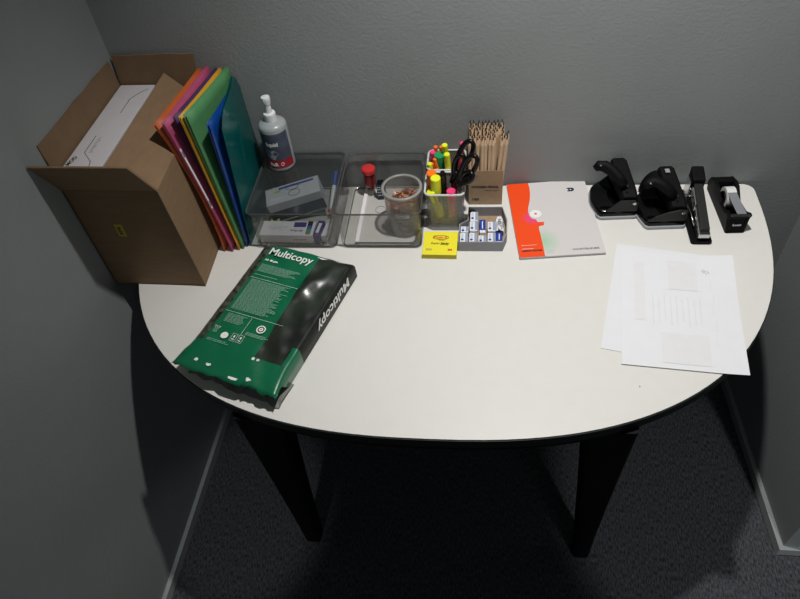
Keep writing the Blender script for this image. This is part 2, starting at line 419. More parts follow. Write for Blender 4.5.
b = MB(); b.tube([PG(.42, .955, -.001), PG(.42, .86, -.001)], .0009, 6); b.build('metal_prong', 'dkg', fg)
folder('document_folder', 'dark blue plastic folder behind the teal wallet', 'blueF', (.2550, -.208, ZB), (.2640, -.212, 1.045), (.2610, -.018, ZB), (.257, -.012, 1.018), gap=.004)
# teal wallet with rounded corners, bulging
tw = thing('document_folder', 'translucent teal plastic wallet with rounded top beside the clear tray', 'folder', (.2615, -.205, ZB), 0, 'upright folders beside the cardboard box')
def teal_pt(s, t, bul):
    y = -.203 + .190 * s; z = .322 * t
    x = .0 + .024 * t * (1 - s) + bul * math.sin(PI * min(1, max(0, s))) * (.4 + .6 * t)
    if t < .001: x = .001 + .004 * s
    return Vector((x + .004 * s - .004 * t * s, y + .205, z))
for bul in (.002, .0075):
    m_ = MB(); ns, nt_ = 12, 16; G = []
    for j in range(nt_ + 1):
        row = []
        for i in range(ns + 1):
            s = i / ns; t = j / nt_
            top = 1 - .22 * max(0, (.18 - s) / .18) ** 2 * .35 - .16 * max(0, (s - .72) / .28) ** 2
            row.append(m_.bm.verts.new(teal_pt(s, t * top, bul)))
        G.append(row)
    for j in range(nt_):
        for i in range(ns): m_.face([G[j][i], G[j][i + 1], G[j + 1][i + 1], G[j + 1][i]])
    m_.build('plastic_cover', 'tealF', tw, smooth=True)
b = MB(); b.tube([teal_pt(.0, t, .0075) for t in (0, .2, .4, .6, .8, .93)], .0007, 5); b.tube([teal_pt(.35 + .02 * k, .42 + .07 * k, .0085) for k in range(6)], .0008, 5)
b.build('cover_edge', 'tealF', tw)

# ------------------------------------------------------------------ clear trays
def tray(name, label, x0, x1, y0, y1, h, cat='tray'):
    cx, cy = (x0 + x1) / 2, (y0 + y1) / 2
    r = thing(name, label, cat, (cx, cy, T + .0004)); hx, hy = (x1 - x0) / 2, (y1 - y0) / 2
    b = MB(); w = .0018
    def ring(ins, z, rad): return [(x, y, z) for x, y in rrect(-hx + ins, hx - ins, -hy + ins, hy - ins, rad, 6)]
    b.loft([ring(.006, 0, .012), ring(.003, .003, .013), ring(.0015, h, .014), ring(.0015 + w, h, .0125), ring(.005 + w, .004, .011), ring(.0075, .002, .010)])
    b.build('tray_shell', 'tray', r, smooth=False)
    smooth_by_angle(r.children[0], 40)
    b = MB(); P = rrect(-hx + .001, hx - .001, -hy + .001, hy - .001, .014, 6)
    b.tube([(x, y, h) for x, y in P], .0019, 6, closed=True); b.build('rim', 'trayrim', r, smooth=True)
    b = MB(); P = rrect(-hx + .006, hx - .006, -hy + .006, hy - .006, .012, 6)
    b.tube([(x, y, .0022) for x, y in P], .0014, 5, closed=True); b.build('bottom_edge', 'trayrim', r, smooth=True)
    return r
TH = .096
tL = tray('storage_tray', 'clear plastic tray with a lid and small boxes inside, left of its twin', .2775, .4585, -.215, -.008, TH)
tR = tray('storage_tray', 'clear open plastic tray holding the cup of paper clips', .4625, .6405, -.214, -.008, TH)
ld = thing('tray_lid', 'smoky clear lid under the spray bottle, covering the left tray', 'lid', (.3680, -.1115, T + TH + .0028))
b = MB(); b.prism(rrect(-.0905, .0905, -.1035, .1035, .014, 6), 0, .0018); b.build('lid_plate', 'lid', ld)
b = MB(); b.tube([(x, y, .0009) for x, y in rrect(-.0910, .0910, -.104, .104, .014, 6)], .0017, 6, closed=True); b.build('lid_rim', 'trayrim', ld, smooth=True)
LZ = T + TH + .0048

# spray bottle on the lid
sb = thing('spray_bottle', 'white pump bottle with dark label and red band standing on the tray lid', 'bottle', (.322, -.047, LZ), math.radians(-14))
b = MB(); b.lathe([(.0275, 0), (.0298, .002), (.0300, .006), (.0300, .100), (.0290, .1045), (.0250, .1085), (.0165, .1115), (.0125, .113)], n=40); b.build('bottle_body', 'bottle', sb, smooth=True)
def band(z0, z1, m, nm, r=.03035, a0=-PI * .95, a1=-.02):
    m_ = MB(); n = 30
    m_.loft([[(r * math.cos(a0 + (a1 - a0) * i / n), r * math.sin(a0 + (a1 - a0) * i / n), z) for i in range(n + 1)] for z in (z0, z1)], False, False, closed=False)
    return m_.build(nm, m, sb, smooth=True)
lb = band(.009, .095, 'lblnavy', 'label'); lb['label'] = 'slate blue wrap-around label'
band(.009, .030, 'lblred', 'red_band', .0305)
def bent_text(s, size, m, ang0, z, r, parent, bold=0, nm='lettering'):
    o = text(nm, s, size, m, parent, Matrix(), bold=bold)
    for v in o.data.vertices:
        a = ang0 + v.co.x / r; rr = r + v.co.z
        v.co = Vector((rr * math.cos(a), rr * math.sin(a), z + v.co.y))
    return o
bent_text('liquid', .0125, 'whiteink', -PI / 2 - .26, .066, .0307, sb, .0004)
bent_text('RxR', .0115, 'whiteink', -PI / 2 - .32, .0155, .0309, sb, .0005)
b = MB()
for i in range(16):
    a = -PI / 2 + .55 + .12 * math.cos(2 * PI * i / 16); 
b.tube([(.0308 * math.cos(-PI / 2 + .62 + .11 * math.cos(k * PI / 8)), .0308 * math.sin(-PI / 2 + .62 + .11 * math.cos(k * PI / 8)), .0195 + .0035 * math.sin(k * PI / 8)) for k in range(16)], .0005, 4, closed=True)
b.build('round_mark', 'whiteink', sb)
m_ = MB(); n = 20; R_ = .0306     # pale hand shape on the label
pts = []
for i in range(n):
    a = 2 * PI * i / n; rad = 1 + .18 * math.sin(3 * a) + .12 * math.cos(5 * a)
    an = -PI / 2 + .05 + .42 * math.cos(a) * rad; z = .045 + .0115 * math.sin(a) * rad
    pts.append((R_ * math.cos(an), R_ * math.sin(an), z))
cv = m_.bm.verts.new((R_ * 1.004 * math.cos(-PI / 2 + .05), R_ * 1.004 * math.sin(-PI / 2 + .05), .045)); vv = [m_.bm.verts.new(p) for p in pts]
for i in range(n): m_.face([cv, vv[i], vv[(i + 1) % n]])
m_.build('label_picture', 'lblgrey', sb, smooth=True)
b = MB(); b.lathe([(.0128, .110), (.0128, .128), (.0120, .130), (.0075, .131)], n=28); b.build('collar', 'white', sb, smooth=False); smooth_by_angle(sb.children[-1], 40)
b = MB(); b.lathe([(.0070, .131), (.0066, .146), (.0082, .152), (.0094, .161), (.0088, .166), (.003, .167)], n=24)
b.tube([(0, -.004, .158), (-.002, -.0088, .1585)], [.0035, .0025], 10); b.build('pump_head', 'white', sb); smooth_by_angle(sb.children[-1], 40)

# contents of the left tray
def carton(name, label, cat, loc, rot, sx, sy, sz, m='whitecard', bev=.0006, group=None):
    r = thing(name, label, cat, loc, 0, group); r.rotation_euler = rot
    b = MB(); b.box(-sx / 2, sx / 2, -sy / 2, sy / 2, 0, sz); b.build('carton_body', m, r, bevel=bev); return r
FZ = T + .0055
c1 = carton('small_carton', 'flat white carton with purple, blue and green print at the front of the left tray', 'box', (.3455, -.178, FZ), (0, 0, -.02), .118, .045, .022)
for nm, x0, x1, y0, y1, m in (('purple_panel', .012, .039, .004, .019, 'purple'), ('dark_panel', .042, .053, .008, .0225, 'ink'), ('blue_panel', .042, .053, -.003, .008, 'bluep'), ('green_panel', .042, .053, -.016, -.003, 'greenp'), ('red_panel', .042, .053, -.019, -.016, 'redink')):
    b = MB(); b.box(x0, x1, y0, y1, .022, .0224); b.build(nm, m, c1)
text('lettering', 'Friendly', .0085, 'purple', c1, frame((.008, -.010, .0224), (1, 0, 0), (0, 1, 0)), bold=.00015, width=.028)
b = MB()
for k in range(10): b.tube([(-.045 + k * .0045, -.004 + .006 * math.sin(k * 1.7), .0224), (-.041 + k * .0045, .004 + .006 * math.cos(k * 2.2), .0224)], .0003, 4)
for k in range(5): b.box(.015 + k * .006, .019 + k * .006, -.02265, -.0225, .008, .011)
b.build('fine_print', 'greyink', c1)
c2 = carton('small_carton', 'narrow purple carton standing against the white one in the left tray', 'box', (.4140, -.178, FZ), (0, 0, -.12), .014, .046, .023, 'purple')
b = MB(); b.box(-.003, .0035, -.015, .015, .023, .0233); b.build('printed_bar', 'white', c2)
c4 = carton('small_carton', 'plain white carton standing on edge right of the purple one in the left tray', 'box', (.4290, -.178, FZ), (0, 0, -.15), .011, .040, .018, 'whitecard')
c3 = carton('glasses_carton', 'tilted white carton with eyeglasses drawing in the middle of the left tray', 'box', (.357, -.098, FZ + .011), (math.radians(6), math.radians(-9), .25), .122, .050, .056)
b = MB(); b.box(-.0605, .061, -.0253, -.0251, .004, .034); b.build('navy_side_panel', 'navy', c3)
b = MB()
for cx in (-.004, .026):
    pass
b.tube([(.004 + .013 * math.cos(k * PI / 8), -.006 + .009 * math.sin(k * PI / 8), .0563) for k in range(16)], .0005, 4, closed=True); b.build('glasses_drawing', 'ink', c3)
b = MB(); b.tube([(.001 + .014 * math.cos(k * PI / 8), .012 + .008 * math.sin(k * PI / 8), .0563) for k in range(16)], .0005, 4, closed=True); b.build('glasses_drawing', 'ink', c3)
b = MB(); b.tube([(.0612, -.012 + .004 * math.sin(k), .018 + k * .0035) for k in range(7)], .0007, 4); b.build('end_squiggle', 'ink', c3)
b = MB(); b.box(-.05, -.026, -.016, -.008, .056, .0564); b.build('label_outline', 'white', c3)
b = MB(); b.box(-.048, -.028, -.0145, -.0095, .0564, .0566); b.build('label_text', 'faint', c3)
b = MB(); b.box(-.03, .05, .014, .020, .056, .0564); b.build('blue_print', 'bluep', c3)
b = MB(); b.prism(ellipse(-.034, .010, .008, .004), .056, .0565); b.build('green_leaf_mark', 'limep', c3)
def marker(name, label, A, B, r, segs, cat='marker', group=None, n=14):
    """pen from A (base) to B (tip); segs = [(part, t0, t1, rfactor, material)]"""
    A, B = Vector(A), Vector(B); L = (B - A).length; q = Vector((0, 0, 1)).rotation_difference((B - A).normalized())
    o = thing(name, label, cat, A, 0, group); o.rotation_mode = 'QUATERNION'; o.rotation_quaternion = q
    for part, t0, t1, k, m in segs:
        b = MB(); rr = r * k; e = min(.0015, rr * .3)
        b.lathe([(rr - e, t0 * L), (rr, t0 * L + e), (rr, t1 * L - e), (rr - e, t1 * L)], n=n); ob = b.build(part, m, o); smooth_by_angle(ob, 40)
    return o
marker('marker_pen', 'white marker with blue cap and red end leaning in the left tray', (.428, -.120, FZ + .008), (.4345, -.030, T + .064), .0052, [('red_end', 0, .12, 1.05, 'redcap'), ('barrel', .12, .68, 1, 'white'), ('cap', .68, 1, 1.1, 'bluep')])
gl = thing('pencil_sharpener', 'small dull green plastic piece at the front left of the left tray', 'sharpener', (.306, -.140, FZ))
b = MB(); b.prism(rrect(-.010, .010, -.007, .007, .003), 0, .012); b.build('body', 'limep', gl, bevel=.001)
b = MB(); b.box(-.004, .006, -.003, .003, .012, .0132); b.build('blade', 'steel', gl)

# contents of the right tray
pd = thing('liner_sheet', 'light grey paper sheet lining the open tray', 'paper', (.560, -.110, T + .0052))
b = MB(); b.box(-.063, .062, -.088, .090, 0, .0008); b.build('sheet', 'pad', pd)
b = MB(); b.tube([(-.023 + .0115 * math.cos(k * PI / 12), .016 + .0115 * math.sin(k * PI / 12), .0012) for k in range(24)], .0006, 4, closed=True); b.build('ring_mark', 'greyink', pd)
b = MB(); b.box(-.066, -.058, -.090, .090, .001, .004); b.build('folded_edge', 'faint2', pd)
CZ = T + .0064
rp = thing('push_pin_jar', 'small jar with red screw cap and red collar at the back of the open tray', 'jar', (.510, -.037, CZ))
b = MB(); b.lathe([(.0095, 0), (.011, .002), (.011, .026)], n=20); b.build('glass_body', 'tray', rp, smooth=True)
b = MB(); b.lathe([(.0085, .0015), (.0085, .016), (.004, .018)], n=12); b.build('brown_filling', 'greyW', rp)
b = MB(); b.lathe([(.0125, .026), (.0130, .034), (.012, .052), (.013, .060)], n=20); b.build('collar', 'redpl', rp, smooth=True)
b = MB(); b.lathe([(.0140, .060), (.0158, .062), (.0158, .070), (.0140, .0725), (.009, .0735)], n=20); ob = b.build('cap', 'redcap', rp); smooth_by_angle(ob)
ik = thing('ink_bottle', 'small dark navy bottle with pale stripes beside the red-capped jar', 'bottle', (.5365, -.052, CZ), .1)
b = MB(); b.prism(rrect(-.010, .010, -.008, .008, .003), 0, .040); b.build('body', 'navy', ik, bevel=.001)
b = MB(); b.prism(rrect(-.007, .007, -.006, .006, .003), .040, .046); b.build('cap', 'bk', ik)
b = MB()
for z in (.012, .02, .028, .034): 
    for k in range(4): b.box(-.008 + k * .004, -.0055 + k * .004, -.0083, -.008, z, z + .0022)
b.build('printed_stripe', 'whiteink', ik)
# cup of paper clips
cp = thing('plastic_cup', 'frosted round plastic cup of copper paper clips in the open tray', 'cup', (.5985, -.153, CZ))
CH = .112
b = MB(); b.lathe([(.0335, 0), (.0345, .002), (.0395, CH), (.0383, CH), (.0333, .0035), (.032, .002)], n=40); b.build('cup_wall', 'cuppl', cp); smooth_by_angle(cp.children[-1])
b = MB(); b.lathe([(.0392, CH - .006), (.0418, CH - .005), (.0425, CH + .001), (.0365, CH + .0015), (.0365, CH - .001)], n=40, cap0=False, cap1=False); b.build('rim', 'cuprim', cp, smooth=True)
lbm = MB(); n = 10; lbm.loft([[(.0378 * math.cos(-PI / 2 - .42 + .84 * i / n), .0378 * math.sin(-PI / 2 - .42 + .84 * i / n), z) for i in range(n + 1)] for z in (.058, .067)], False, False, closed=False)
lo = lbm.build('label', 'pad', cp, smooth=True); lo['label'] = 'small pale label on the front'
bent_text('CLIPS', .006, 'greyink', -PI / 2 - .2, .0603, .0381, cp, .0002)
# paper clips
b = MB(); b.use('copper')
def clip_at(c, rm):
    w, l = .0035, .0125
    P = [(-w, -l, 0), (w, -l, 0), (w, l, 0), (-w * .9, l * .95, 0), (-w * .9, -l * .6, .0005), (w * .6, -l * .6, .0005), (w * .6, l * .5, .0005)]
    pts = [Vector(c) + rm @ Vector(p) for p in P]
    for p in pts:
        rr_ = math.hypot(p.x, p.y); mx = .032 + p.z * .04
        if rr_ > mx: p.x *= mx / rr_; p.y *= mx / rr_
        p.z = max(.004, p.z)
    b.tube(pts, .00065, 4)
from mathutils import Euler
for i in range(620):
    a = random.uniform(0, 2 * PI); rr_ = .030 * math.sqrt(random.random()); z = random.uniform(.006, .062)
    if i > 190: z = .069 + .003 * math.cos(a) + random.uniform(-.007, .008) + .005 * math.sin(a * 2)
    if 190 >= i: rr_ = random.uniform(.024, .031)
    clip_at((rr_ * math.cos(a), rr_ * math.sin(a), z), Euler((random.uniform(-.9, .9), random.uniform(-.9, .9), random.uniform(0, 6.28))).to_matrix())
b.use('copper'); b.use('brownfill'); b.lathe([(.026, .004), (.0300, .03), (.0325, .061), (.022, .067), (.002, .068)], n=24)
pc = b.build('paper_clips', None, None, loc=(.5985, -.153, CZ)); tag(pc, 'heap of copper paper clips filling the frosted cup', 'paper clips', kind='stuff')

# ------------------------------------------------------------------ mesh pen cups
def pen_cup(label, x0, x1, y0, y1, h=.100):
    cx, cy = (x0 + x1) / 2, (y0 + y1) / 2; hx, hy = (x1 - x0) / 2, (y1 - y0) / 2
    r = thing('pen_cup', label, 'pen cup', (cx, cy, T + .0003))
    def ring(ins, z, rad=.012): return [(x, y, z) for x, y in rrect(-hx + ins, hx - ins, -hy + ins, hy - ins, rad, 5)]
    b = MB(); b.loft([ring(.005, .004), ring(.0015, h)], False, False); b.build('mesh_wall', 'wire', r, smooth=True)
    b = MB(); b.loft([ring(.005, .0), ring(.005, .006), ring(.0065, .006), ring(.0065, .003)]); b.build('base', 'greycard', r)
    b = MB(); b.tube([(x, y, h) for x, y, z in ring(.0015, h)], .0024, 8, closed=True); b.build('rim', 'wirerim', r, smooth=True)
    return r
pen_cup('silver wire mesh pen cup behind the yellow note pad', .6430, .7275, -.1600, -.0815)
pen_cup('silver wire mesh pen cup against the back wall', .6430, .7270, -.0780, -.0045)
B0 = T + .008
def hl(label, A, B, r, body, cap, **k):
    return marker('highlighter_pen', label, A, B, r, [('barrel', 0, .62, .94, body), ('cap', .62, 1, 1, cap)], **k)
# back cup
hl('pink capped highlighter at the left corner of the rear mesh cup', (.657, -.030, B0), (.6555, -.040, .852), .0065, 'white', 'pk')
marker('felt_pen', 'orange pen at the back left of the rear mesh cup', (.664, -.018, B0), (.6615, -.030, .858), .0052, [('barrel', 0, .8, 1, 'or'), ('tip_plug', .8, 1, .85, 'or')])
marker('felt_pen', 'orange pen at the back middle of the rear mesh cup', (.676, -.018, B0), (.6735, -.030, .858), .0052, [('barrel', 0, .8, 1, 'or'), ('tip_plug', .8, 1, .85, 'or')])
marker('marker_pen', 'thick green marker with round cap in the rear mesh cup', (.672, -.046, B0), (.6705, -.054, .855), .0112, [('barrel', 0, .6, .92, 'white'), ('cap', .6, 1, 1, 'gn')], n=20)
hl('tall yellow highlighter leaning furthest up in the rear mesh cup', (.690, -.026, B0), (.6825, -.052, .878), .0062, 'ylpale', 'yl')
hl('yellow highlighter at the front middle of the rear mesh cup', (.694, -.064, B0), (.6875, -.070, .868), .0066, 'ylpale', 'yl')
marker('felt_pen', 'orange pen leaning over the front rim of the rear mesh cup', (.678, -.064, B0), (.661, -.062, .850), .0052, [('barrel', 0, .8, 1, 'or'), ('tip_plug', .8, 1, .85, 'or')])
hl('short yellow highlighter at the front left corner of the rear mesh cup', (.659, -.064, B0), (.6500, -.067, .842), .0058, 'ylpale', 'yl')
marker('felt_pen', 'orange pen beside the short yellow highlighter in the rear mesh cup', (.668, -.050, B0), (.6565, -.064, .840), .0042, [('barrel', 0, .8, 1, 'or'), ('tip_plug', .8, 1, .85, 'or')])
marker('ruler_pen', 'long pink pen leaning right behind the scissors', (.705, -.040, B0), (.720, -.066, .892), .0050, [('barrel', 0, .75, 1, 'pk'), ('cap', .75, 1, 1.1, 'pk')])
# front cup
marker('marker_pen', 'thick orange marker at the back left of the front mesh cup', (.660, -.108, B0), (.6575, -.119, .858), .0105, [('barrel', 0, .6, .92, 'white'), ('cap', .6, 1, 1, 'or')], n=20)
marker('marker_pen', 'thick yellow marker with flat top in the front mesh cup', (.668, -.136, B0), (.6680, -.146, .866), .0105, [('barrel', 0, .68, .92, 'bk'), ('cap', .68, 1, 1, 'yl')], n=20)
marker('marker_pen', 'slim black marker in the middle of the front mesh cup', (.685, -.122, B0), (.6820, -.136, .874), .0062, [('barrel', 0, .6, 1, 'bk'), ('cap', .6, .96, 1.1, 'bk'), ('cap_end', .96, 1, .7, 'bk')])
hl('yellow highlighter at the front left corner of the front mesh cup', (.675, -.146, T + .035), (.6570, -.150, .834), .0095, 'yl', 'yl')
pm = hl('pink highlighter with white mark at the front of the front mesh cup', (.702, -.146, T + .040), (.6985, -.150, .836), .0095, 'pk', 'pk')
marker('ballpoint_pen', 'black pen with silver clip nearest the scissors handles', (.712, -.125, B0), (.7125, -.138, .856), .0045, [('barrel', 0, .7, 1, 'bk'), ('metal_ring', .7, .78, 1.08, 'chrome'), ('cap', .78, 1, 1, 'bk')])
marker('ballpoint_pen', 'black pen with silver top at the front right of the front mesh cup', (.715, -.146, B0), (.7165, -.150, .850), .0048, [('barrel', 0, .78, 1, 'bk'), ('metal_ring', .78, .86, 1.08, 'chrome'), ('cap', .86, 1, 1, 'bk')])
marker('felt_pen', 'orange pen seen through the scissors loop', (.702, -.095, B0), (.7255, -.108, .892), .0036, [('barrel', 0, .8, 1, 'or'), ('tip_plug', .8, 1, .85, 'or')])

def scissors(label, piv, top1, top2, w1, w2, tip, r=.0040):
    """two elongated handle loops ending at top1 / top2, crossing at piv, blades down to tip"""
    O = Vector(piv); o = thing('scissors', label, 'scissors', O)
    view = Vector((.12, -.62, .77)).normalized()
    for top, w, sgn in ((top1, w1, -1), (top2, w2, 1)):
        top = Vector(top); ax = top - O; L = ax.length; ax.normalize(); sd = ax.cross(view).normalized()
        s0 = .15 * L; ll = (L - s0) / 2; cen = O + ax * (s0 + ll); P = []
        for k in range(28):
            a = 2 * PI * k / 28; P.append(cen + ax * ll * math.cos(a) + sd * w * math.sin(a) * (1 - .22 * -math.cos(a)) - O)
        b = MB(); b.tube(P, r, 8, closed=True, flat=1.15); hb = b.build('handle_loop', 'bk', o, smooth=True)
        b = MB(); b.tube([ax * s0 * 1.25, ax * s0 * .5, -ax * .012], [r * 1.3, r * 1.5, r * 1.2], 8); b.build('shank', 'bk', o, smooth=True)
        tp = Vector(tip) - O; dr = tp.normalized(); s2 = dr.cross(view).normalized() * .006
        b = MB(); q = sgn * .0012 * view
        b.loft([[q + s2, q - s2, q - s2 + view * .001, q + s2 + view * .001], [q + tp * .7 + s2 * .7, q + tp * .7 - s2 * .8, q + tp * .7 - s2 * .8 + view * .001, q + tp * .7 + s2 * .7 + view * .001],
                [q + tp + s2 * .1, q + tp - s2 * .1, q + tp - s2 * .1 + view * .001, q + tp + s2 * .1 + view * .001]]); b.build('blade', 'chrome', o)
    b = MB(); b.lathe([(.0035, -.003), (.0035, .004), (.002, .005)], n=12, mtx=Vector((0, 0, 1)).rotation_difference(view).to_matrix().to_4x4()); b.build('pivot_screw', 'chrome', o)
    return o
scissors('black-handled scissors with the taller loops in the front mesh cup', (.704, -.124, .848), (.7395, -.118, .932), (.7220, -.124, .904), .0115, .0090, (.700, -.110, .745), .0048)
scissors('black-handled scissors with the lower loops leaning right in the front mesh cup', (.7145, -.140, .846), (.7480, -.141, .913), (.7420, -.151, .878), .0115, .0095, (.700, -.125, .745), .0048)

# ------------------------------------------------------------------ pencil box and pencils
pb = thing('pencil_box', 'brown kraft pencil box full of wooden pencils against the wall', 'box', (.7690, -.0385, T + .0003))
hx, hy, ph = .0365, .0325, .093
for nm, a in (('front_panel', (-hx, hx, -hy, -hy + .001, 0, ph)), ('back_panel', (-hx, hx, hy - .001, hy, 0, ph - .012)), ('side_panel', (-hx, -hx + .001, -hy + .001, hy - .001, 0, ph - .006)), ('side_panel', (hx - .001, hx, -hy + .001, hy - .001, 0, ph - .006)), ('bottom_panel', (-hx + .001, hx - .001, -hy + .001, hy - .001, 0, .001))):
    b = MB(); b.box(*a); b.build(nm, 'kraft', pb)
fr = lambda x, z: frame((x, -hy - .0003, z), (1, 0, 0), (0, 0, 1))
text('lettering', 'WOODEN PENCIL', .0080, 'ink', pb, fr(-.031, .047), bold=.0003, width=.059)
text('small_lettering', 'natural wood', .0042, 'ink', pb, fr(-.001, .039), width=.029)
text('count_lettering', '100', .009, 'ink', pb, fr(-.029, .012), bold=.0003, width=.015)
text('corner_mark', 'HB', .0055, 'greyink', pb, fr(-.028, .078), width=.012)
PL = .174
pm_ = MB(); pm_.lathe([(.0036, 0), (.0036, PL - .022)], n=6); pm_.use('wood')
pr0 = None
def make_pencil():
    b = MB(); b.use('wood'); b.lathe([(.0036, 0), (.0036, PL - .020)], n=6, cap1=False)
    b.use('woodtip'); b.lathe([(.0036, PL - .020), (.0016, PL - .0068)], n=8, cap0=False)
    o = b.build('pencil', None, None)
    c = MB(); c.lathe([(.0017, PL - .0070), (.0006, PL)], n=8); l = c.build('lead_tip', 'lead', o)
    return o, l
p0, l0 = make_pencil(); first = True
nx, ny = 9, 9
for j in range(ny):
    for i in range(nx):
        bx_ = -.0295 + .059 * i / (nx - 1) + (.0012 if j % 2 else -.0012); by_ = -.0270 + .054 * j / (ny - 1)
        if first: p, l = p0, l0
        else:
            p = p0.copy(); COL.objects.link(p); l = l0.copy(); COL.objects.link(l); l.parent = p
        first = False
        spread_x = bx_ * .10 + random.uniform(-.002, .002) + (.010 if (i >= 7 and j < 4) else 0); spread_y = by_ * .10 + random.uniform(-.002, .002) + .0015
        p.location = (.7690 + bx_, -.0385 + by_, T + .0022 + (0 if not (i >= 7 and j < 4) else 0))
        d = Vector((spread_x, spread_y, PL)).normalized(); p.rotation_mode = 'QUATERNION'
        p.rotation_quaternion = Vector((0, 0, 1)).rotation_difference(d) @ Euler((0, 0, random.uniform(0, 1))).to_quaternion()
        if i >= 6 and j < 4: p.location.z -= 0
        tag(p, 'plain wooden pencil standing point up in the packed kraft pencil box', 'pencil', 'pencils packed in the kraft box')

# ------------------------------------------------------------------ grey tray with erasers
et = thing('eraser_tray', 'shallow grey cardboard tray of erasers right of the note pad', 'tray', (.765, -.165, T + .0003))
P = [(.714, -.2185), (.7635, -.2185), (.8055, -.2185), (.8145, -.190), (.8155, -.150), (.8060, -.1085), (.7330, -.1085), (.7320, -.150), (.7150, -.1635)]
P = [(x - .765, y + .165) for x, y in P]
def inset(P, d):
    c = Vector((0, -.005)); out = []
    for x, y in P:
        v_ = Vector((x, y)) - c; out.append(tuple(c + v_ * (1 - d / max(.02, v_.length))))
    return out
b = MB(); Q = inset(P, .0022)
b.loft([[(x, y, 0) for x, y in P], [(x, y, .026) for x, y in P], [(x, y, .026) for x, y in Q], [(x, y, .0015) for x, y in Q]]); b.build('tray_wall', 'greycard', et)
b = MB(); b.prism(inset(P, .004), .0016, .0024); b.build('brown_liner', 'kraft', et)
EZ = T + .0034
def eraser(label, x, y, rz, sx=.0165, sy=.029, sz=.0175, z=EZ, group=None, tilt=0, blue=False):
    r = thing('eraser', label, 'eraser', (x, y, z), rz, group)
    if tilt: r.rotation_euler = (tilt, 0, rz)
    b = MB(); b.box(-sx / 2, sx / 2, -sy / 2, sy / 2, 0, sz); b.build('rubber', 'eraser', r, bevel=.0012)
    e = .0003
    if blue:
        b = MB(); b.box(-sx / 2 - e, sx / 2 + e, -sy / 2 + .007, sy / 2 + e, -.0000, sz + e); b.build('blue_sleeve', 'erblue', r, bevel=.0008)
        b = MB(); b.box(-.001, .001, -sy / 2 + .012, sy / 2 - .005, sz + e, sz + e * 2); b.build('sleeve_print', 'whiteink', r)
    else:
        b = MB(); b.box(sx * .16, sx * .5 + e, -sy / 2 + .002, sy / 2 - .001, .001, sz + e); b.build('pale_blue_print', 'erblpale', r)
        b = MB(); b.prism(ellipse(-sx * .20, -sy * .22, .0030, .0030, 12), sz, sz + e * 1.5); b.build('blue_dot', 'erblue', r)
        b = MB()
        for k in range(4): b.box(-sx * .32 + k * .0012, -sx * .32 + k * .0012 + .0005, -.002, sy * .38, sz, sz + e)
        b.build('fine_print', 'erblpale', r)
    return r
G = 'white printed erasers in rows in the grey tray'
spots = [(.7255, -.199, 'front'), (.7445, -.199, 'front'), (.7635, -.203, 'front'), (.7825, -.199, 'front')]
names = ['white printed eraser at the front left corner of the grey tray', 'white printed eraser second from the left in the front row', 'short-looking white printed eraser third from the left in the front row', 'white printed eraser fourth from the left in the front row']
for (x, y, _), nm in zip(spots, names): eraser(nm, x, y, 0, group=G, sy=(.022 if 'third' in nm else .029))
eraser('white printed eraser in the middle row at the left wall of the grey tray', .7262, -.1735, 0, sy=.018, group=G)
eraser('white printed eraser in the middle row, second from the left', .7450, -.1680, 0, z=EZ + .004, group=G)
eraser('white printed eraser behind the fourth front one', .7825, -.1680, 0, z=EZ + .003, group=G)
eraser('white printed eraser furthest back in the grey tray', .7455, -.1375, 0, z=EZ + .004, group=G)
eraser('blue-sleeved eraser lying alone towards the back of the grey tray', .7635, -.1570, .02, sx=.0125, sy=.040, sz=.011, blue=True)
eraser('blue-sleeved eraser at the right front of the grey tray', .7985, -.1945, -.02, sx=.0125, sy=.034, sz=.012, z=EZ, blue=True)
wr = thing('crumpled_wrapper', 'crumpled white wrapper leaning in the right corner of the grey tray', 'wrapper', (.7985, -.160, EZ))
b = MB(); rng = random.Random(3); n = 7; G_ = []
for j in range(n):
    G_.append([b.bm.verts.new((-.009 + .018 * i / (n - 1) + rng.uniform(-.001, .001), -.016 + .036 * j / (n - 1) - .000, .010 + .016 * math.sin(PI * i / (n - 1)) * (.6 + .4 * j / n) + rng.uniform(-.003, .003))) for i in range(n)])
for j in range(n - 1):
    for i in range(n - 1): b.face([G_[j][i], G_[j][i + 1], G_[j + 1][i + 1], G_[j + 1][i]])
ob = b.build('crumpled_film', 'eraser', wr); sm = ob.modifiers.new('t', 'SOLIDIFY'); sm.thickness = .0004
b = MB()
for k in range(3): b.box(-.003, .0045, -.006 + k * .006, -.0045 + k * .006, .0265, .0272)
b.build('wrapper_print', 'greyink', wr)
sh = thing('pencil_sharpener', 'round black pencil sharpener at the back left of the grey tray', 'sharpener', (.7415, -.1160, EZ))
sh.location = (.7425, -.1168, EZ)
b = MB(); b.lathe([(.0058, 0), (.0066, .002), (.0066, .016), (.0045, .019)], n=18); ob = b.build('body', 'bk', sh); smooth_by_angle(ob)
b = MB(); b.lathe([(.002, .019), (.002, .0195)], n=10); b.build('hole', 'steel', sh)

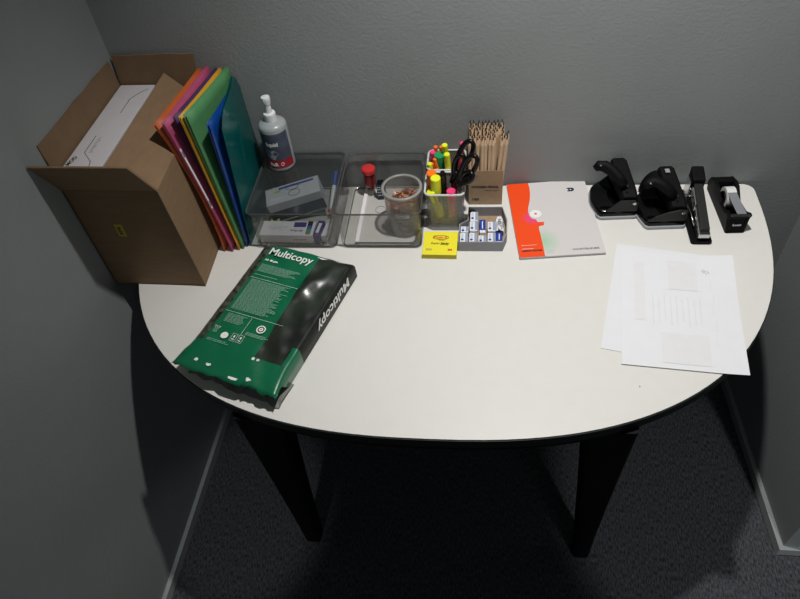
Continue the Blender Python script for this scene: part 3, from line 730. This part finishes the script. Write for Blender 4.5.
# ------------------------------------------------------------------ yellow note pad
pi_ = thing('sticky_note_pad', 'yellow sticky note pad lying in front of the mesh cups', 'note pad', (.6765, -.2085, T + .0003), math.radians(-1.2))
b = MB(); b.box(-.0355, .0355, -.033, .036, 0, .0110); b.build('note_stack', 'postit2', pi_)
b = MB(); b.box(-.0356, .0356, -.0331, .0361, .0111, .0118); o = b.build('top_sheet', 'postit', pi_)
fz = lambda x, y: frame((x, y, .0119), (1, 0, 0), (0, 1, 0))
text('logo_lettering', 'Post-it', .0125, 'redink', pi_, fz(-.015, .015), bold=.0003, width=.029)
b = MB(); b.tube([(.0 + .0165 * math.cos(k * PI / 10) , .0185 + .0062 * math.sin(k * PI / 10), .0119) for k in range(20)], .0006, 4, closed=True); b.build('logo_outline', 'ink', pi_)
text('slogan', 'Super', .0085, 'ink', pi_, fz(-.020, -.0015), bold=.0001, width=.020, shear=.3)
text('slogan', 'Sticky', .0095, 'ink', pi_, fz(.000, -.003), bold=.0004, width=.019, shear=.3)
text('small_print', 'Notes', .0055, 'ink', pi_, fz(-.004, .0085), width=.012)
b = MB()
for k in range(3): b.box(-.029, -.017 + .002 * (k % 2), -.0205 + k * .0022, -.0197 + k * .0022, .0118, .0120)
b.build('fine_print', 'greyink', pi_)
text('maker_mark', '3M', .0075, 'redink', pi_, fz(.0165, -.0205), bold=.0005, width=.009)

# ------------------------------------------------------------------ notebook
nb = thing('notebook', 'notebook with orange and light grey cover lying against the back wall', 'notebook', (.8395, -.2435, T + .0003), math.radians(5.6))
NW, NH = .1735, .235
b = MB(); b.box(.0008, NW - .0008, .0008, NH - .0008, .0004, .0052); b.build('pages', 'paper2', nb)
b = MB(); b.box(0, NW, 0, NH, 0, .0004); b.build('back_cover', 'greyink', nb)
b = MB(); b.box(0, NW, 0, NH, .0053, .0059); b.build('front_cover', 'cover', nb)
cz = .0060
b = MB()
op = [(0.0002, .0002), (.0514, .0002), (.0518, .03), (.0515, .06), (.051, .082), (.0520, .0905), (.0625, .0925), (.0645, .103), (.0510, .1035), (.0490, .112), (.0400, .1165), (.0365, .125), (.0355, .138), (.037, .150), (.044, .175), (.0480, .20), (.0490, .22), (.0480, NH - .0002), (.0002, NH - .0002)]
b.prism(op, cz, cz + .0001); o = b.build('orange_shape', 'orprint', nb)
b = MB(); b.prism(ellipse(.0505, .1300, .0125, .0125), cz + .00012, cz + .0002); b.build('white_circle', 'whiteink', nb)
b = MB(); b.prism(ellipse(.0505, .1300, .0028, .0028, 14), cz + .00022, cz + .0003); b.build('dot', 'redink', nb)
b = MB(); lp = [(.1300, .1965), (.1345, .1965), (.139 , .1967)] + [(.139 + .0062 * math.cos(a), .2030 + .0062 * math.sin(a)) for a in [(-PI / 2 + PI * k / 10) for k in range(11)]] + [(.1300, .2090), (.1300, .2055), (.1325, .2055), (.1325, .2000), (.1300, .2000)]
b.prism(lp, cz, cz + .0001); b.build('logo', 'navy', nb)
b = MB(); b.prism(ellipse(.1375, .2028, .0018, .0018, 12), cz + .00012, cz + .0002); b.build('logo_dot', 'whiteink', nb)
fn = lambda x, y: frame((x, y, cz + .0001), (1, 0, 0), (0, 1, 0))
text('brand_lettering', 'WHITELINES', .0066, 'greyink', nb, fn(.1085, .0125), bold=.0002, width=.0545)
text('title_lettering', 'LINKING COLOURS', .0056, 'ink', nb, frame((.0075, .0165, cz + .0002), (1, 0, 0), (0, 1, 0)), bold=.0004, width=.0405)
b = MB(); b.box(.008, .032, .0240, .0250, cz + .0001, cz + .0002); b.box(.0085, .0105, .034, .036, cz + .0001, cz + .0002); b.box(.012, .0400, .0346, .0353, cz + .0001, cz + .0002)
b.build('fine_print', 'faint2', nb)
b = MB()
b.tube([(.061 + .004 * math.cos(k * PI / 6), .0125 + .0035 * math.sin(k * PI / 6), cz) for k in range(12)], .0003, 4, closed=True); b.tube([(.069 + .0028 * math.cos(k * PI / 6), .0135 + .003 * math.sin(k * PI / 6), cz) for k in range(12)], .0003, 4, closed=True)
b.build('small_seals', 'mintink', nb)

# ------------------------------------------------------------------ hole punches
def punch(label, x, y, rz, variant):
    r = thing('hole_punch', label, 'hole punch', (x, y, T + .0003), rz)
    # base outline: long straight right side, round left side
    P = [(-.030, -.056), (.043, -.056), (.047, -.052), (.048, .054), (.044, .058), (.0, .058)]
    P += [(-.045 * math.sin(a) , .012 + .046 * math.cos(a)) for a in [k * PI / 2 / 6 for k in range(1, 7)]]
    P += [(-.047, -.004), (-.0455, -.020), (-.041, -.036), (-.036, -.050)]
    b = MB(); b.prism(P, 0, .0075); b.build('base_plate', 'basegrey', r, bevel=.002)
    s = .97
    b = MB()
    def sc(k, z): return [(px * k, py * k + .001, z) for px, py in P]
    b.loft([sc(.965, .0078), sc(.965, .014), sc(.93, .0185), sc(.86, .0205)]); ob = b.build('chip_tray_cover', 'bkg', r); smooth_by_angle(ob, 50)
    # side brackets (front and back)
    for yy in (-.050, .046):
        b = MB()
        if variant == 0: S = [(-.022, .019), (.044, .019), (.044, .040), (.036, .048), (.006, .048)]
        else: S = [(-.034, .019), (.044, .019), (.045, .046), (.028, .048), (.004, .042), (-.018, .032)]
        mt = frame((0, yy, 0), (1, 0, 0), (0, 0, 1)); b.prism([(a, z) for a, z in S], 0, .003, mt); b.build('side_bracket', 'dkg' if yy < 0 else 'bkm', r, bevel=.0008)
    mt = frame((.036, -.0505, .040), (1, 0, 0), (0, 0, 1))
    b = MB(); b.lathe([(.0048, 0), (.0048, .0020), (.003, .0036)], n=14, mtx=mt); b.build('rivet', 'chrome', r)
    if variant:
        for kx, kz in ((-.018, .025), (-.008, .031), (.004, .037)):
            b = MB(); b.lathe([(.0018, 0), (.0018, .0004)], n=10, mtx=frame((kx, -.0530, kz), (1, 0, 0), (0, 0, 1))); b.build('dimple', 'bk', r)
    # lever bar: runs front to back over the brackets, right-hand side
    b = MB(); rings = []
    for yy, z0, z1, xa, xb in ((-.046, .036, .052, .010, .043), (-.030, .036, .060, .008, .042), (.02, .036, .072, .002, .036), (.046, .036, .080, -.002, .032), (.054, .040, .078, .000, .030)):
        rings.append([(xa, yy, z0), (xb, yy, z0), (xb, yy, z1 - .004), (xb - .004, yy, z1), (xa + .004, yy, z1), (xa, yy, z1 - .006)])
    b.loft(rings); b.build('lever_bar', 'bkm', r, bevel=.0015)
    # curved handle arm from the bar up to the left
    b = MB()
    if variant == 0: path = [(.014, -.030, .070), (.004, -.018, .080), (-.010, -.004, .090), (-.024, .004, .096), (-.036, .006, .096), (-.044, .002, .092)]
    else: path = [(.016, -.028, .066), (.004, -.022, .078), (-.010, -.012, .086), (-.022, -.006, .088), (-.034, -.008, .084), (-.042, -.014, .080)]
    b.tube(path, [.010, .012, .0125, .0125, .0115, .007], 12, flat=.8); b.build('handle_arm', 'bkm', r, smooth=True)
    e = path[-2]
    b = MB(); b.lathe([(.0022, 0), (.0022, .0016), (.001, .0022)], n=12, mtx=Matrix.Translation((e[0] + .002, e[1] - .0085, e[2] + .006)) @ Euler((.8, 0, 0)).to_matrix().to_4x4()); b.build('rivet', 'chrome', r)
    b = MB(); b.lathe([(.0018, 0), (.0018, .0014)], n=12, mtx=Matrix.Translation((path[0][0] + .004, path[0][1] - .0095, path[0][2] + .007)) @ Euler((.8, 0, 0)).to_matrix().to_4x4()); b.build('rivet', 'steel', r)
    # rear hump
    b = MB(); rg = []
    for yy in (.026, .050):
        rg.append([(-.002 - .030 * math.sin(a), yy, .020 + .052 * math.cos(a)) for a in [k * PI / 2 / 8 for k in range(9)]] + [(-.002, yy, .020)])
    if variant: b.loft(rg); b.build('rear_hump', 'bkm', r, bevel=.001)
    if variant:
        b = MB(); b.box(.010, .019, .030, .042, .0790, .0802); b.build('top_sticker', 'greycard', r)
    return r
punch('black hole punch nearest the notebook, its arm raised higher', 1.0380, -.0660, math.radians(3), 0)
punch('black hole punch with three dots on its bracket, beside the stapler', 1.1305, -.0960, math.radians(3), 1)

# ------------------------------------------------------------------ stapler
sp = thing('stapler', 'black and chrome stapler standing open between hole punch and tape dispenser', 'stapler', (1.2030, -.112, T + .0003), math.radians(-.3))
b = MB(); b.prism(rrect(-.0205, .0205, -.085, .082, .006), 0, .006); b.build('base_pad', 'bkm', sp, bevel=.0012)
b = MB(); b.box(-.010, .013, -.078, .070, .006, .012); b.build('base_bar', 'bk', sp, bevel=.001)
b = MB(); b.box(-.006, .007, -.074, -.064, .012, .0135); b.build('anvil', 'chrome', sp)
ta = math.radians(15)
def arm(y0, y1, xa, xb, h0, h1, base=.018):
    f = lambda y, z: (y, base + (y + .075) * math.tan(ta) + z)
    m_ = MB(); m_.loft([[(xa, *f(y, h0)), (xb, *f(y, h0)), (xb, *f(y, h1)), (xa, *f(y, h1))] for y in (y0, y1)]); return m_
arm(-.083, .040, -.0098, .0118, 0, .010).build('magazine', 'chrome', sp, bevel=.0008)
arm(-.078, .045, -.0078, .0098, .0102, .019).build('top_arm', 'dkg', sp, bevel=.0015)
arm(-.0815, -.072, -.0085, .0105, -.003, .012).build('front_nose', 'dkg', sp, bevel=.0015)
arm(.028, .064, -.0120, .0140, .006, .033, .014).build('rear_cap', 'bkm', sp, bevel=.004)
for sx in (-.0125, .0125):
    b = MB(); S = [(.030, .008), (.068, .008), (.064, .060), (.036, .062)]
    b.prism([(q, z) for q, z in S], 0, .0022, frame((sx, 0, 0), (0, 1, 0), (0, 0, 1))); b.build('hinge_plate', 'chrome', sp, bevel=.0006)
b = MB(); b.tube([(-.014, .040 - .004 * k, .014 + .0045 * k) if k % 2 else (-.018, .040 - .004 * k, .014 + .0045 * k) for k in range(8)], .0012, 6); b.tube([(-.014, .046, .012), (-.015, -.02, .028), (-.012, -.05, .020)], .0016, 6)
b.build('spring_wire', 'chrome', sp, smooth=True)
b = MB(); arm2 = arm(-.02, .02, -.0115, -.0088, -.002, .018); arm2.build('side_guard', 'chrome', sp, bevel=.0005)

# ------------------------------------------------------------------ tape dispenser
td = thing('tape_dispenser', 'black desktop tape dispenser with a white roll at the right end', 'tape dispenser', (1.2705, -.090, T + .0003), math.radians(2.5))
prof = [(-.072, 0), (.072, 0), (.073, .020), (.060, .040), (.036, .047), (.020, .046), (-.010, .030), (-.045, .034), (-.062, .0445), (-.0705, .044), (-.0675, .034)]
# side walls and middle so that the roll slot is open
def tdside(xa, xb, PR, nm, m):
    b = MB(); k = lambda x, z: x * (1 + z * 6.0)
    b.loft([[(k(xa, z), y, z) for y, z in PR], [(k(xb, z), y, z) for y, z in PR]]); return b.build(nm, m, td, bevel=.0012)
tdside(-.0185, -.0125, prof, 'side_wall', 'bkm'); tdside(.0125, .0185, prof, 'side_wall', 'bkm')
tdside(-.0125, .0125, [(-.071, .0005), (.071, .0005), (.072, .020), (.060, .0395), (.036, .0465), (.032, .020), (-.036, .008), (-.050, .030), (-.062, .0440), (-.0700, .0435), (-.0668, .034)], 'weighted_body', 'bkm')
b = MB(); b.prism(rrect(-.0190, .0190, -.073, .073, .004), 0, .002); b.build('foot_pad', 'bk', td)
mr = frame((-.0095, .004, .031), (0, 1, 0), (0, 0, 1))
b = MB(); n = 36
R1, R0 = .0215, .0135
b.loft([[mr @ Vector((r_ * math.cos(2 * PI * i / n), r_ * math.sin(2 * PI * i / n), z)) for i in range(n)] for r_, z in ((R1, 0), (R1, .019), (R0, .019), (R0, 0), (R1, 0))], False, False)
ob = b.build('tape_roll', 'tapewhite', td); smooth_by_angle(ob, 40); ob['label'] = 'white roll of tape'
mr2 = frame((-.0125, .004, .031), (0, 1, 0), (0, 0, 1))
b = MB(); b.loft([[mr2 @ Vector((r_ * math.cos(2 * PI * i / n), r_ * math.sin(2 * PI * i / n), z)) for i in range(n)] for r_, z in ((.0132, 0), (.0132, .025), (.0105, .025), (.0105, 0), (.0132, 0))], False, False); b.build('hub', 'bk', td, smooth=False)
b = MB(); b.loft([[(-.0090, -.0055, .0505), (.0090, -.0055, .0505)], [(-.0075, -.035, .0480), (.0105, -.035, .0480)], [(-.0055, -.0665, .0463), (.0125, -.0665, .0463)]], False, False, closed=False); ob = b.build('tape_strip', 'tapestrip', td); sm = ob.modifiers.new('t', 'SOLIDIFY'); sm.thickness = .0002
b = MB(); b.box(-.0180, .0180, -.0722, -.0665, .0445, .0462)
for k in range(16): b.prism([(-.0150 + k * .001875, -.0722), (-.0150 + (k + 1) * .001875, -.0722), (-.0150 + (k + .5) * .001875, -.0737)], .0447, .0456)
b.build('cutter_blade', 'steel', td)
text('lettering', 'Scotch', .0062, 'whiteink', td, frame((-.0085, -.0705, .0175), (1, 0, 0), (0, .12, 1)), bold=.00015, width=.017)

# ------------------------------------------------------------------ loose papers
def sheet(name, label, c, m, z, curl=0, seed=1):
    """c = FL, FR, BR, BL in world xy"""
    O = Vector((*c[0], z)); r = thing(name, label, 'paper', O); rg = random.Random(seed)
    b = MB(); n = 14; G_ = []
    def pt(s, t):
        p = (Vector(c[0]).lerp(Vector(c[1]), s)).lerp(Vector(c[3]).lerp(Vector(c[2]), s), t)
        zz = .0012 * math.sin(s * 2.2 + seed) * t + curl * max(0, s - .7) * max(0, t - .6) * 8
        zz += .004 * max(0, s - .8) * (1 - t) * 3
        return Vector((p.x - O.x, p.y - O.y, max(.0002, zz)))
    for j in range(n + 1): G_.append([b.bm.verts.new(pt(i / n, j / n)) for i in range(n + 1)])
    for j in range(n):
        for i in range(n): b.face([G_[j][i], G_[j][i + 1], G_[j + 1][i + 1], G_[j + 1][i]])
    ob = b.build('sheet', m, r); sm = ob.modifiers.new('t', 'SOLIDIFY'); sm.thickness = .0005; sm.offset = 1
    return r, pt
sheet('paper_sheet', 'plain white paper sheet sticking out left under the printed sheet', [(.9775, -.465), (1.180, -.508), (1.240, -.235), (1.0375, -.196)], 'paper2', T + .0004, seed=2)
ps, pt = sheet('paper_sheet', 'upper white paper sheet with faint print, hanging over the desk edge', [(1.009, -.500), (1.2175, -.519), (1.2505, -.238), (1.0415, -.219)], 'paper', T + .0026, curl=.01, seed=1)
def blk(m, nm, rects):
    b = MB()
    for s0, s1, t0, t1 in rects:
        ns = 5; 
        for k in range(ns):
            ta_, tb_ = t0 + (t1 - t0) * k / ns, t0 + (t1 - t0) * (k + 1) / ns; e = Vector((0, 0, .0006))
            b.poly([pt(s0, ta_) + e, pt(s1, ta_) + e, pt(s1, tb_) + e, pt(s0, tb_) + e])
    return b.build(nm, m, ps)
for q_ in ((.12, .21, .37, .90), (.42, .67, .66, .93), (.33, .72, .04, .28)): blk('faint2', 'pale_text_block', [q_])
rects = []
for k in range(9):
    s = .27 + k * .05; rects.append((s, s + .012, .34 + .02 * (k % 3), .60 - .02 * (k % 2)))
for k in range(5): rects.append((.78 + (k % 2) * .012, .786 + (k % 2) * .012, .20 + .12 * k, .30 + .12 * k))
blk('faint', 'faint_lines', rects)
b = MB()
for a_, c_ in (((.72, .855), (.735, .835)), ((.735, .862), (.752, .845)), ((.745, .838), (.76, .82)), ((.765, .85), (.78, .83))):
    b.tube([pt(*a_) + Vector((0, 0, .0008)), pt(*c_) + Vector((0, 0, .0008))], .0003, 4)
b.build('pencil_marks', 'greyink', ps)
b = MB(); b.lathe([(.0012, 0), (.0012, .0002)], n=8); o = b.build('ink_speck', 'ink', None, loc=(1.034, -.545, T + .0001)); tag(o, 'tiny dark speck on the white top in front of the papers', 'speck')

# ------------------------------------------------------------------ ream of copy paper
rm = thing('copy_paper_ream', 'opened ream of copy paper in green and black wrapper, lying askew at left', 'paper ream', (.216, -.547, T + .0003), math.radians(-17.6))
RWd, RL, RH = .203, .330, .043
b = MB(); b.box(.006, .198, .045, .322, .0004, RH - .004); b.build('paper_stack', 'paper2', rm)
# wrapper: cross-section sweeps over top and down both sides; columns follow the colour borders
rg = random.Random(5)
def ub(v): return .136 - .006 * v / .33
def crump(u, v):
    return .0014 * math.sin(u * 55 + v * 21) * math.sin(v * 37) + .0010 * math.sin(u * 130 + v * 60) + .0008 * math.sin(v * 150 - u * 40) + ((.0105 * math.exp(-(((u - .147) * .90 - (v - .236) * .43) / .0150) ** 2 - (((u - .147) * .43 + (v - .236) * .90) / .050) ** 2) + .003 * math.exp(-((u - .170) / .010) ** 2 - ((v - .285) / .015) ** 2)) * min(1, (u - .126) / .008) if u > .126 else 0)
vs_ = [-.004, .004, .013, .022, .032, .043, .055] + [.055 + .275 * k / 70 for k in range(1, 71)]
def section(v):
    """list of (u, z, mat) column points across the wrapper at position v"""
    w = RWd + .006 * max(0, (.05 - v) / .05); u0 = -.001 - .010 * max(0, (.05 - v) / .05)
    endz = 1.0
    hz = RH
    if v < .045: hz = RH - .005 * ((.045 - v) / .049) ** 1.3
    if v > .312: hz = RH - .010 * ((v - .312) / .018) ** 2
    low = .001 if v > .04 else (hz - .006 if v < .02 else (hz - .006) * (.04 - v) / .02 + .001)
    low = min(low, hz - .004)
    cols = [(u0, low), (u0 + .001, hz * .55 if v > .04 else hz - .004), (u0 + .004, hz - .003)]
    cols += [(u0 + .010, hz), (u0 + .022, hz + .0005)]
    ubv = ub(v)
    for k in range(1, 9): cols.append((u0 + .022 + (ubv - u0 - .022) * k / 8, hz + .0005))
    for k in range(1, 15): cols.append((ubv + (w - .004 - ubv) * k / 14, hz - .0002 * k / 3))
    cols += [(w, hz - .004), (w + .001, max(hz * .5, low)), (w + .001, low)]
    return cols
mats_of_col = lambda i, v: ('stripW' if (i < 4 and v > .06) else 'greenW' if (i < 12 or v < .055 or (i >= 24 and v < .10)) else 'sideW' if i >= 25 else 'darkW')
b = MB(); Gr = []
for v in vs_:
    row = []
    for i, (u, z) in enumerate(section(v)):
        zz = z + (crump(u, v) * (1.0 if 3 < i < 25 else .3) if z > .01 else 0)
        if v < 0: zz += rg.uniform(-.0012, .0012)
        dv = rg.uniform(-.003, .003) if v < 0 else 0
        row.append(b.bm.verts.new((u, v + dv, zz)))
    Gr.append(row)
nc = len(Gr[0])
for j in range(len(Gr) - 1):
    for i in range(nc - 1):
        b.use(mats_of_col(i, (vs_[j] + vs_[j + 1]) / 2)); b.face([Gr[j][i], Gr[j][i + 1], Gr[j + 1][i + 1], Gr[j + 1][i]])
b.use('darkW'); b.face([Gr[-1][i] for i in range(nc)])
wrp = b.build('wrapper', None, rm, smooth=True); sm = wrp.modifiers.new('t', 'SOLIDIFY'); sm.thickness = .0003
# torn lower flap of the wrapper lying under the opening
b = MB(); rg2 = random.Random(9); n = 16; rows = []
for t_, z in ((.050, .002), (.028, .006), (.010, .0055), (-.004, .002)):
    rows.append([b.bm.verts.new((.010 + .200 * i / n, t_ + (rg2.uniform(-.004, .004) if t_ < 0 else 0) + (.010 * (1 - i / n) if t_ < .02 else 0), z + (rg2.uniform(0, .004) if t_ < .03 else 0))) for i in range(n + 1)])
for a_, c_ in zip(rows, rows[1:]):
    for i in range(n): b.face([a_[i], a_[i + 1], c_[i + 1], c_[i]])
lf = b.build('lower_wrapper_flap', 'greyW', rm); lf['label'] = 'grey torn lower flap of the wrapper'
# white torn bits along the opening
b = MB()
for (u, v, w) in ((.034, .016, .010), (.062, .014, .012), (.120, .003, .026), (.148, .010, .012)):
    pts = [(u + w * math.cos(a) * .5 * rg2.uniform(.6, 1.2), v + .0035 * math.sin(a) * rg2.uniform(.6, 1.3), RH - .0055 - .012 * max(0, (.02 - v) / .02)) for a in [k * PI / 4 for k in range(8)]]
    hz = RH - .005 * ((.045 - v) / .049) ** 1.3
    b.poly([(x, y, hz + .0022) for x, y, _ in pts])
b.build('torn_paper_edge', 'whiteink', rm)
def topz(u, v): return RH + .0022
ft = lambda u, v: frame((u, v, topz(u, v) + .0012), (1, 0, 0), (0, 1, 0))
text('brand_lettering', 'Multicopy', .0265, 'whiteink', rm, ft(.026, .2930), bold=.0004, width=.099)
text('size_lettering', 'A4  80 g/m', .0068, 'whiteink', rm, ft(.027, .2745), bold=.0003, width=.030)
def lines(name, m, u0, u1, v1, v0, dv, seed, thick=.00085, ragged=.25):
    b = MB(); q = random.Random(seed); v = v1
    while v > v0:
        u = u0; ue = u1 - (u1 - u0) * q.uniform(0, ragged)
        while u < ue:
            w = q.uniform(.003, .009); w = min(w, ue - u)
            if w > .0008: b.poly([(u, v, topz(0, 0) + .0012), (u + w, v, topz(0, 0) + .0012), (u + w, v + thick, topz(0, 0) + .0012), (u, v + thick, topz(0, 0) + .0012)])
            u += w + .0011
        v -= dv
    return b.build(name, m, rm)
lines('paragraph', 'mintink', .028, .118, .263, .242, .0027, 1)
lines('paragraph', 'mintink', .028, .096, .234, .232, .0027, 2, .0011)
lines('paragraph', 'mintink', .030, .122, .2200, .140, .0027, 3)
lines('paragraph', 'mintink', .034, .078, .128, .108, .0027, 4)
lines('paragraph', 'mintink', .092, .140, .098, .092, .0027, 5)
lines('paragraph', 'mintink', .028, .080, .064, .059, .0032, 6)
lines('paragraph', 'mintink', .028, .038, .088, .078, .0027, 8)
zt = topz(0, 0) + .0012
b = MB()
b.box(.024, .142, .2252, .2257, zt - .0001, zt); b.box(.024, .150, .1335, .1340, zt - .0001, zt); b.box(.0845, .0850, .09, .132, zt - .0001, zt)
def ringpoly(cx, cy, r0, r1):
    n = 20
    for k in range(n):
        a, c = 2 * PI * k / n, 2 * PI * (k + 1) / n
        b.poly([(cx + r0 * math.cos(a), cy + r0 * math.sin(a), zt), (cx + r1 * math.cos(a), cy + r1 * math.sin(a), zt), (cx + r1 * math.cos(c), cy + r1 * math.sin(c), zt), (cx + r0 * math.cos(c), cy + r0 * math.sin(c), zt)])
b.build('dividing_lines', 'whiteink', rm)
for rs in (((.115, .113, .0068, .0092), (.115, .113, .0015, .0042)), ((.056, .079, .0005, .0075),), ((.136, .050, .0005, .0032),), ((.146, .050, .0010, .0028),)):
    b = MB()
    for q_ in rs: ringpoly(*q_)
    b.build('round_emblem', 'whiteink', rm)
for u0 in (.070, .084):
    b = MB()
    for (x0, x1, y0, y1) in ((u0, u0 + .011, .0715, .0720), (u0, u0 + .011, .0885, .0890), (u0, u0 + .0005, .0715, .089), (u0 + .0105, u0 + .011, .0715, .089), (u0 + .003, u0 + .008, .075, .077), (u0 + .004, u0 + .007, .080, .085)):
        b.poly([(x0, y0, zt), (x1, y0, zt), (x1, y1, zt), (x0, y1, zt)])
    b.build('printed_badge', 'whiteink', rm)
text('letter_mark', 'TCF', .0065, 'whiteink', rm, frame((.026, .0905, zt), (1, 0, 0), (0, 1, 0)), width=.013)
# upside-down lettering on the right side
text('side_lettering', 'Multicopy', .031, 'whiteink', rm, frame((RWd + .0022, .294, .034), (0, -1, 0), (0, 0, -1)), bold=.0007, width=.132)

# ------------------------------------------------------------------ lights and world
def lamp(name, kind, loc, energy, size=.05, color=(1, 1, 1), target=None, spot=None, blend=.1):
    L = bpy.data.lights.new(name, kind); L.energy = energy; L.color = color
    if kind == 'AREA': L.shape = 'DISK'; L.size = size
    else: L.shadow_soft_size = size
    if spot: L.spot_size = spot; L.spot_blend = blend
    o = bpy.data.objects.new(name, L); COL.objects.link(o); o.location = loc
    if target: o.rotation_euler = (Vector(target) - Vector(loc)).to_track_quat('-Z', 'Y').to_euler()
    return o
lamp('ceiling_downlight', 'SPOT', (.885, -.37, 2.18), 74, .025, (1, .985, .955), (1.0, -.27, 0), math.radians(108), 1.0)
lamp('carpet_patch_spot_left', 'SPOT', (.30, -2.6, 2.3), 70, .05, (.95, .97, 1), (.13, -.50, 0), math.radians(8.5), .3)  # added narrow spot, cone sized to brighten the left carpet strip
lamp('carpet_patch_spot_right', 'SPOT', (1.85, -2.6, 2.3), 95, .05, (.95, .97, 1), (1.30, -.46, 0), math.radians(12), .35)  # added spot; its tight cone edge stands in for a floor shadow border
lamp('room_fill', 'AREA', (1.7, -2.9, 2.3), 4.2, .9, (.92, .96, 1), (.4, -.3, .7))
w = bpy.data.worlds.new('world'); bpy.context.scene.world = w; w.use_nodes = True
w.node_tree.nodes['Background'].inputs[0].default_value = (.75, .85, 1, 1); w.node_tree.nodes['Background'].inputs[1].default_value = .03

# ------------------------------------------------------------------ camera
cam = bpy.data.cameras.new('camera'); co = bpy.data.objects.new('camera', cam); COL.objects.link(co)
cam.sensor_width = 36; cam.sensor_fit = 'HORIZONTAL'; cam.lens = 665.4274 * 36 / 800; cam.clip_start = .05
r = Vector((0.992464732901726, 0.09041119249217727, -0.08270169416915268)); u = Vector((-0.013468525838098197, 0.751352118589601, 0.6597640432023152)); f = Vector((-0.12178814703432381, 0.6536786750101768, -0.7469081851733086))
m4 = Matrix((r, u, -f)).transposed().to_4x4(); m4.translation = Vector((0.7639, -1.2134, 1.7112)); co.matrix_world = m4
sc_ = bpy.context.scene; sc_.camera = co
sc_.view_settings.view_transform = 'Standard'; sc_.view_settings.look = 'None'; sc_.view_settings.exposure = 0
sc_.cycles.transparent_max_bounces = 24; sc_.cycles.max_bounces = 8
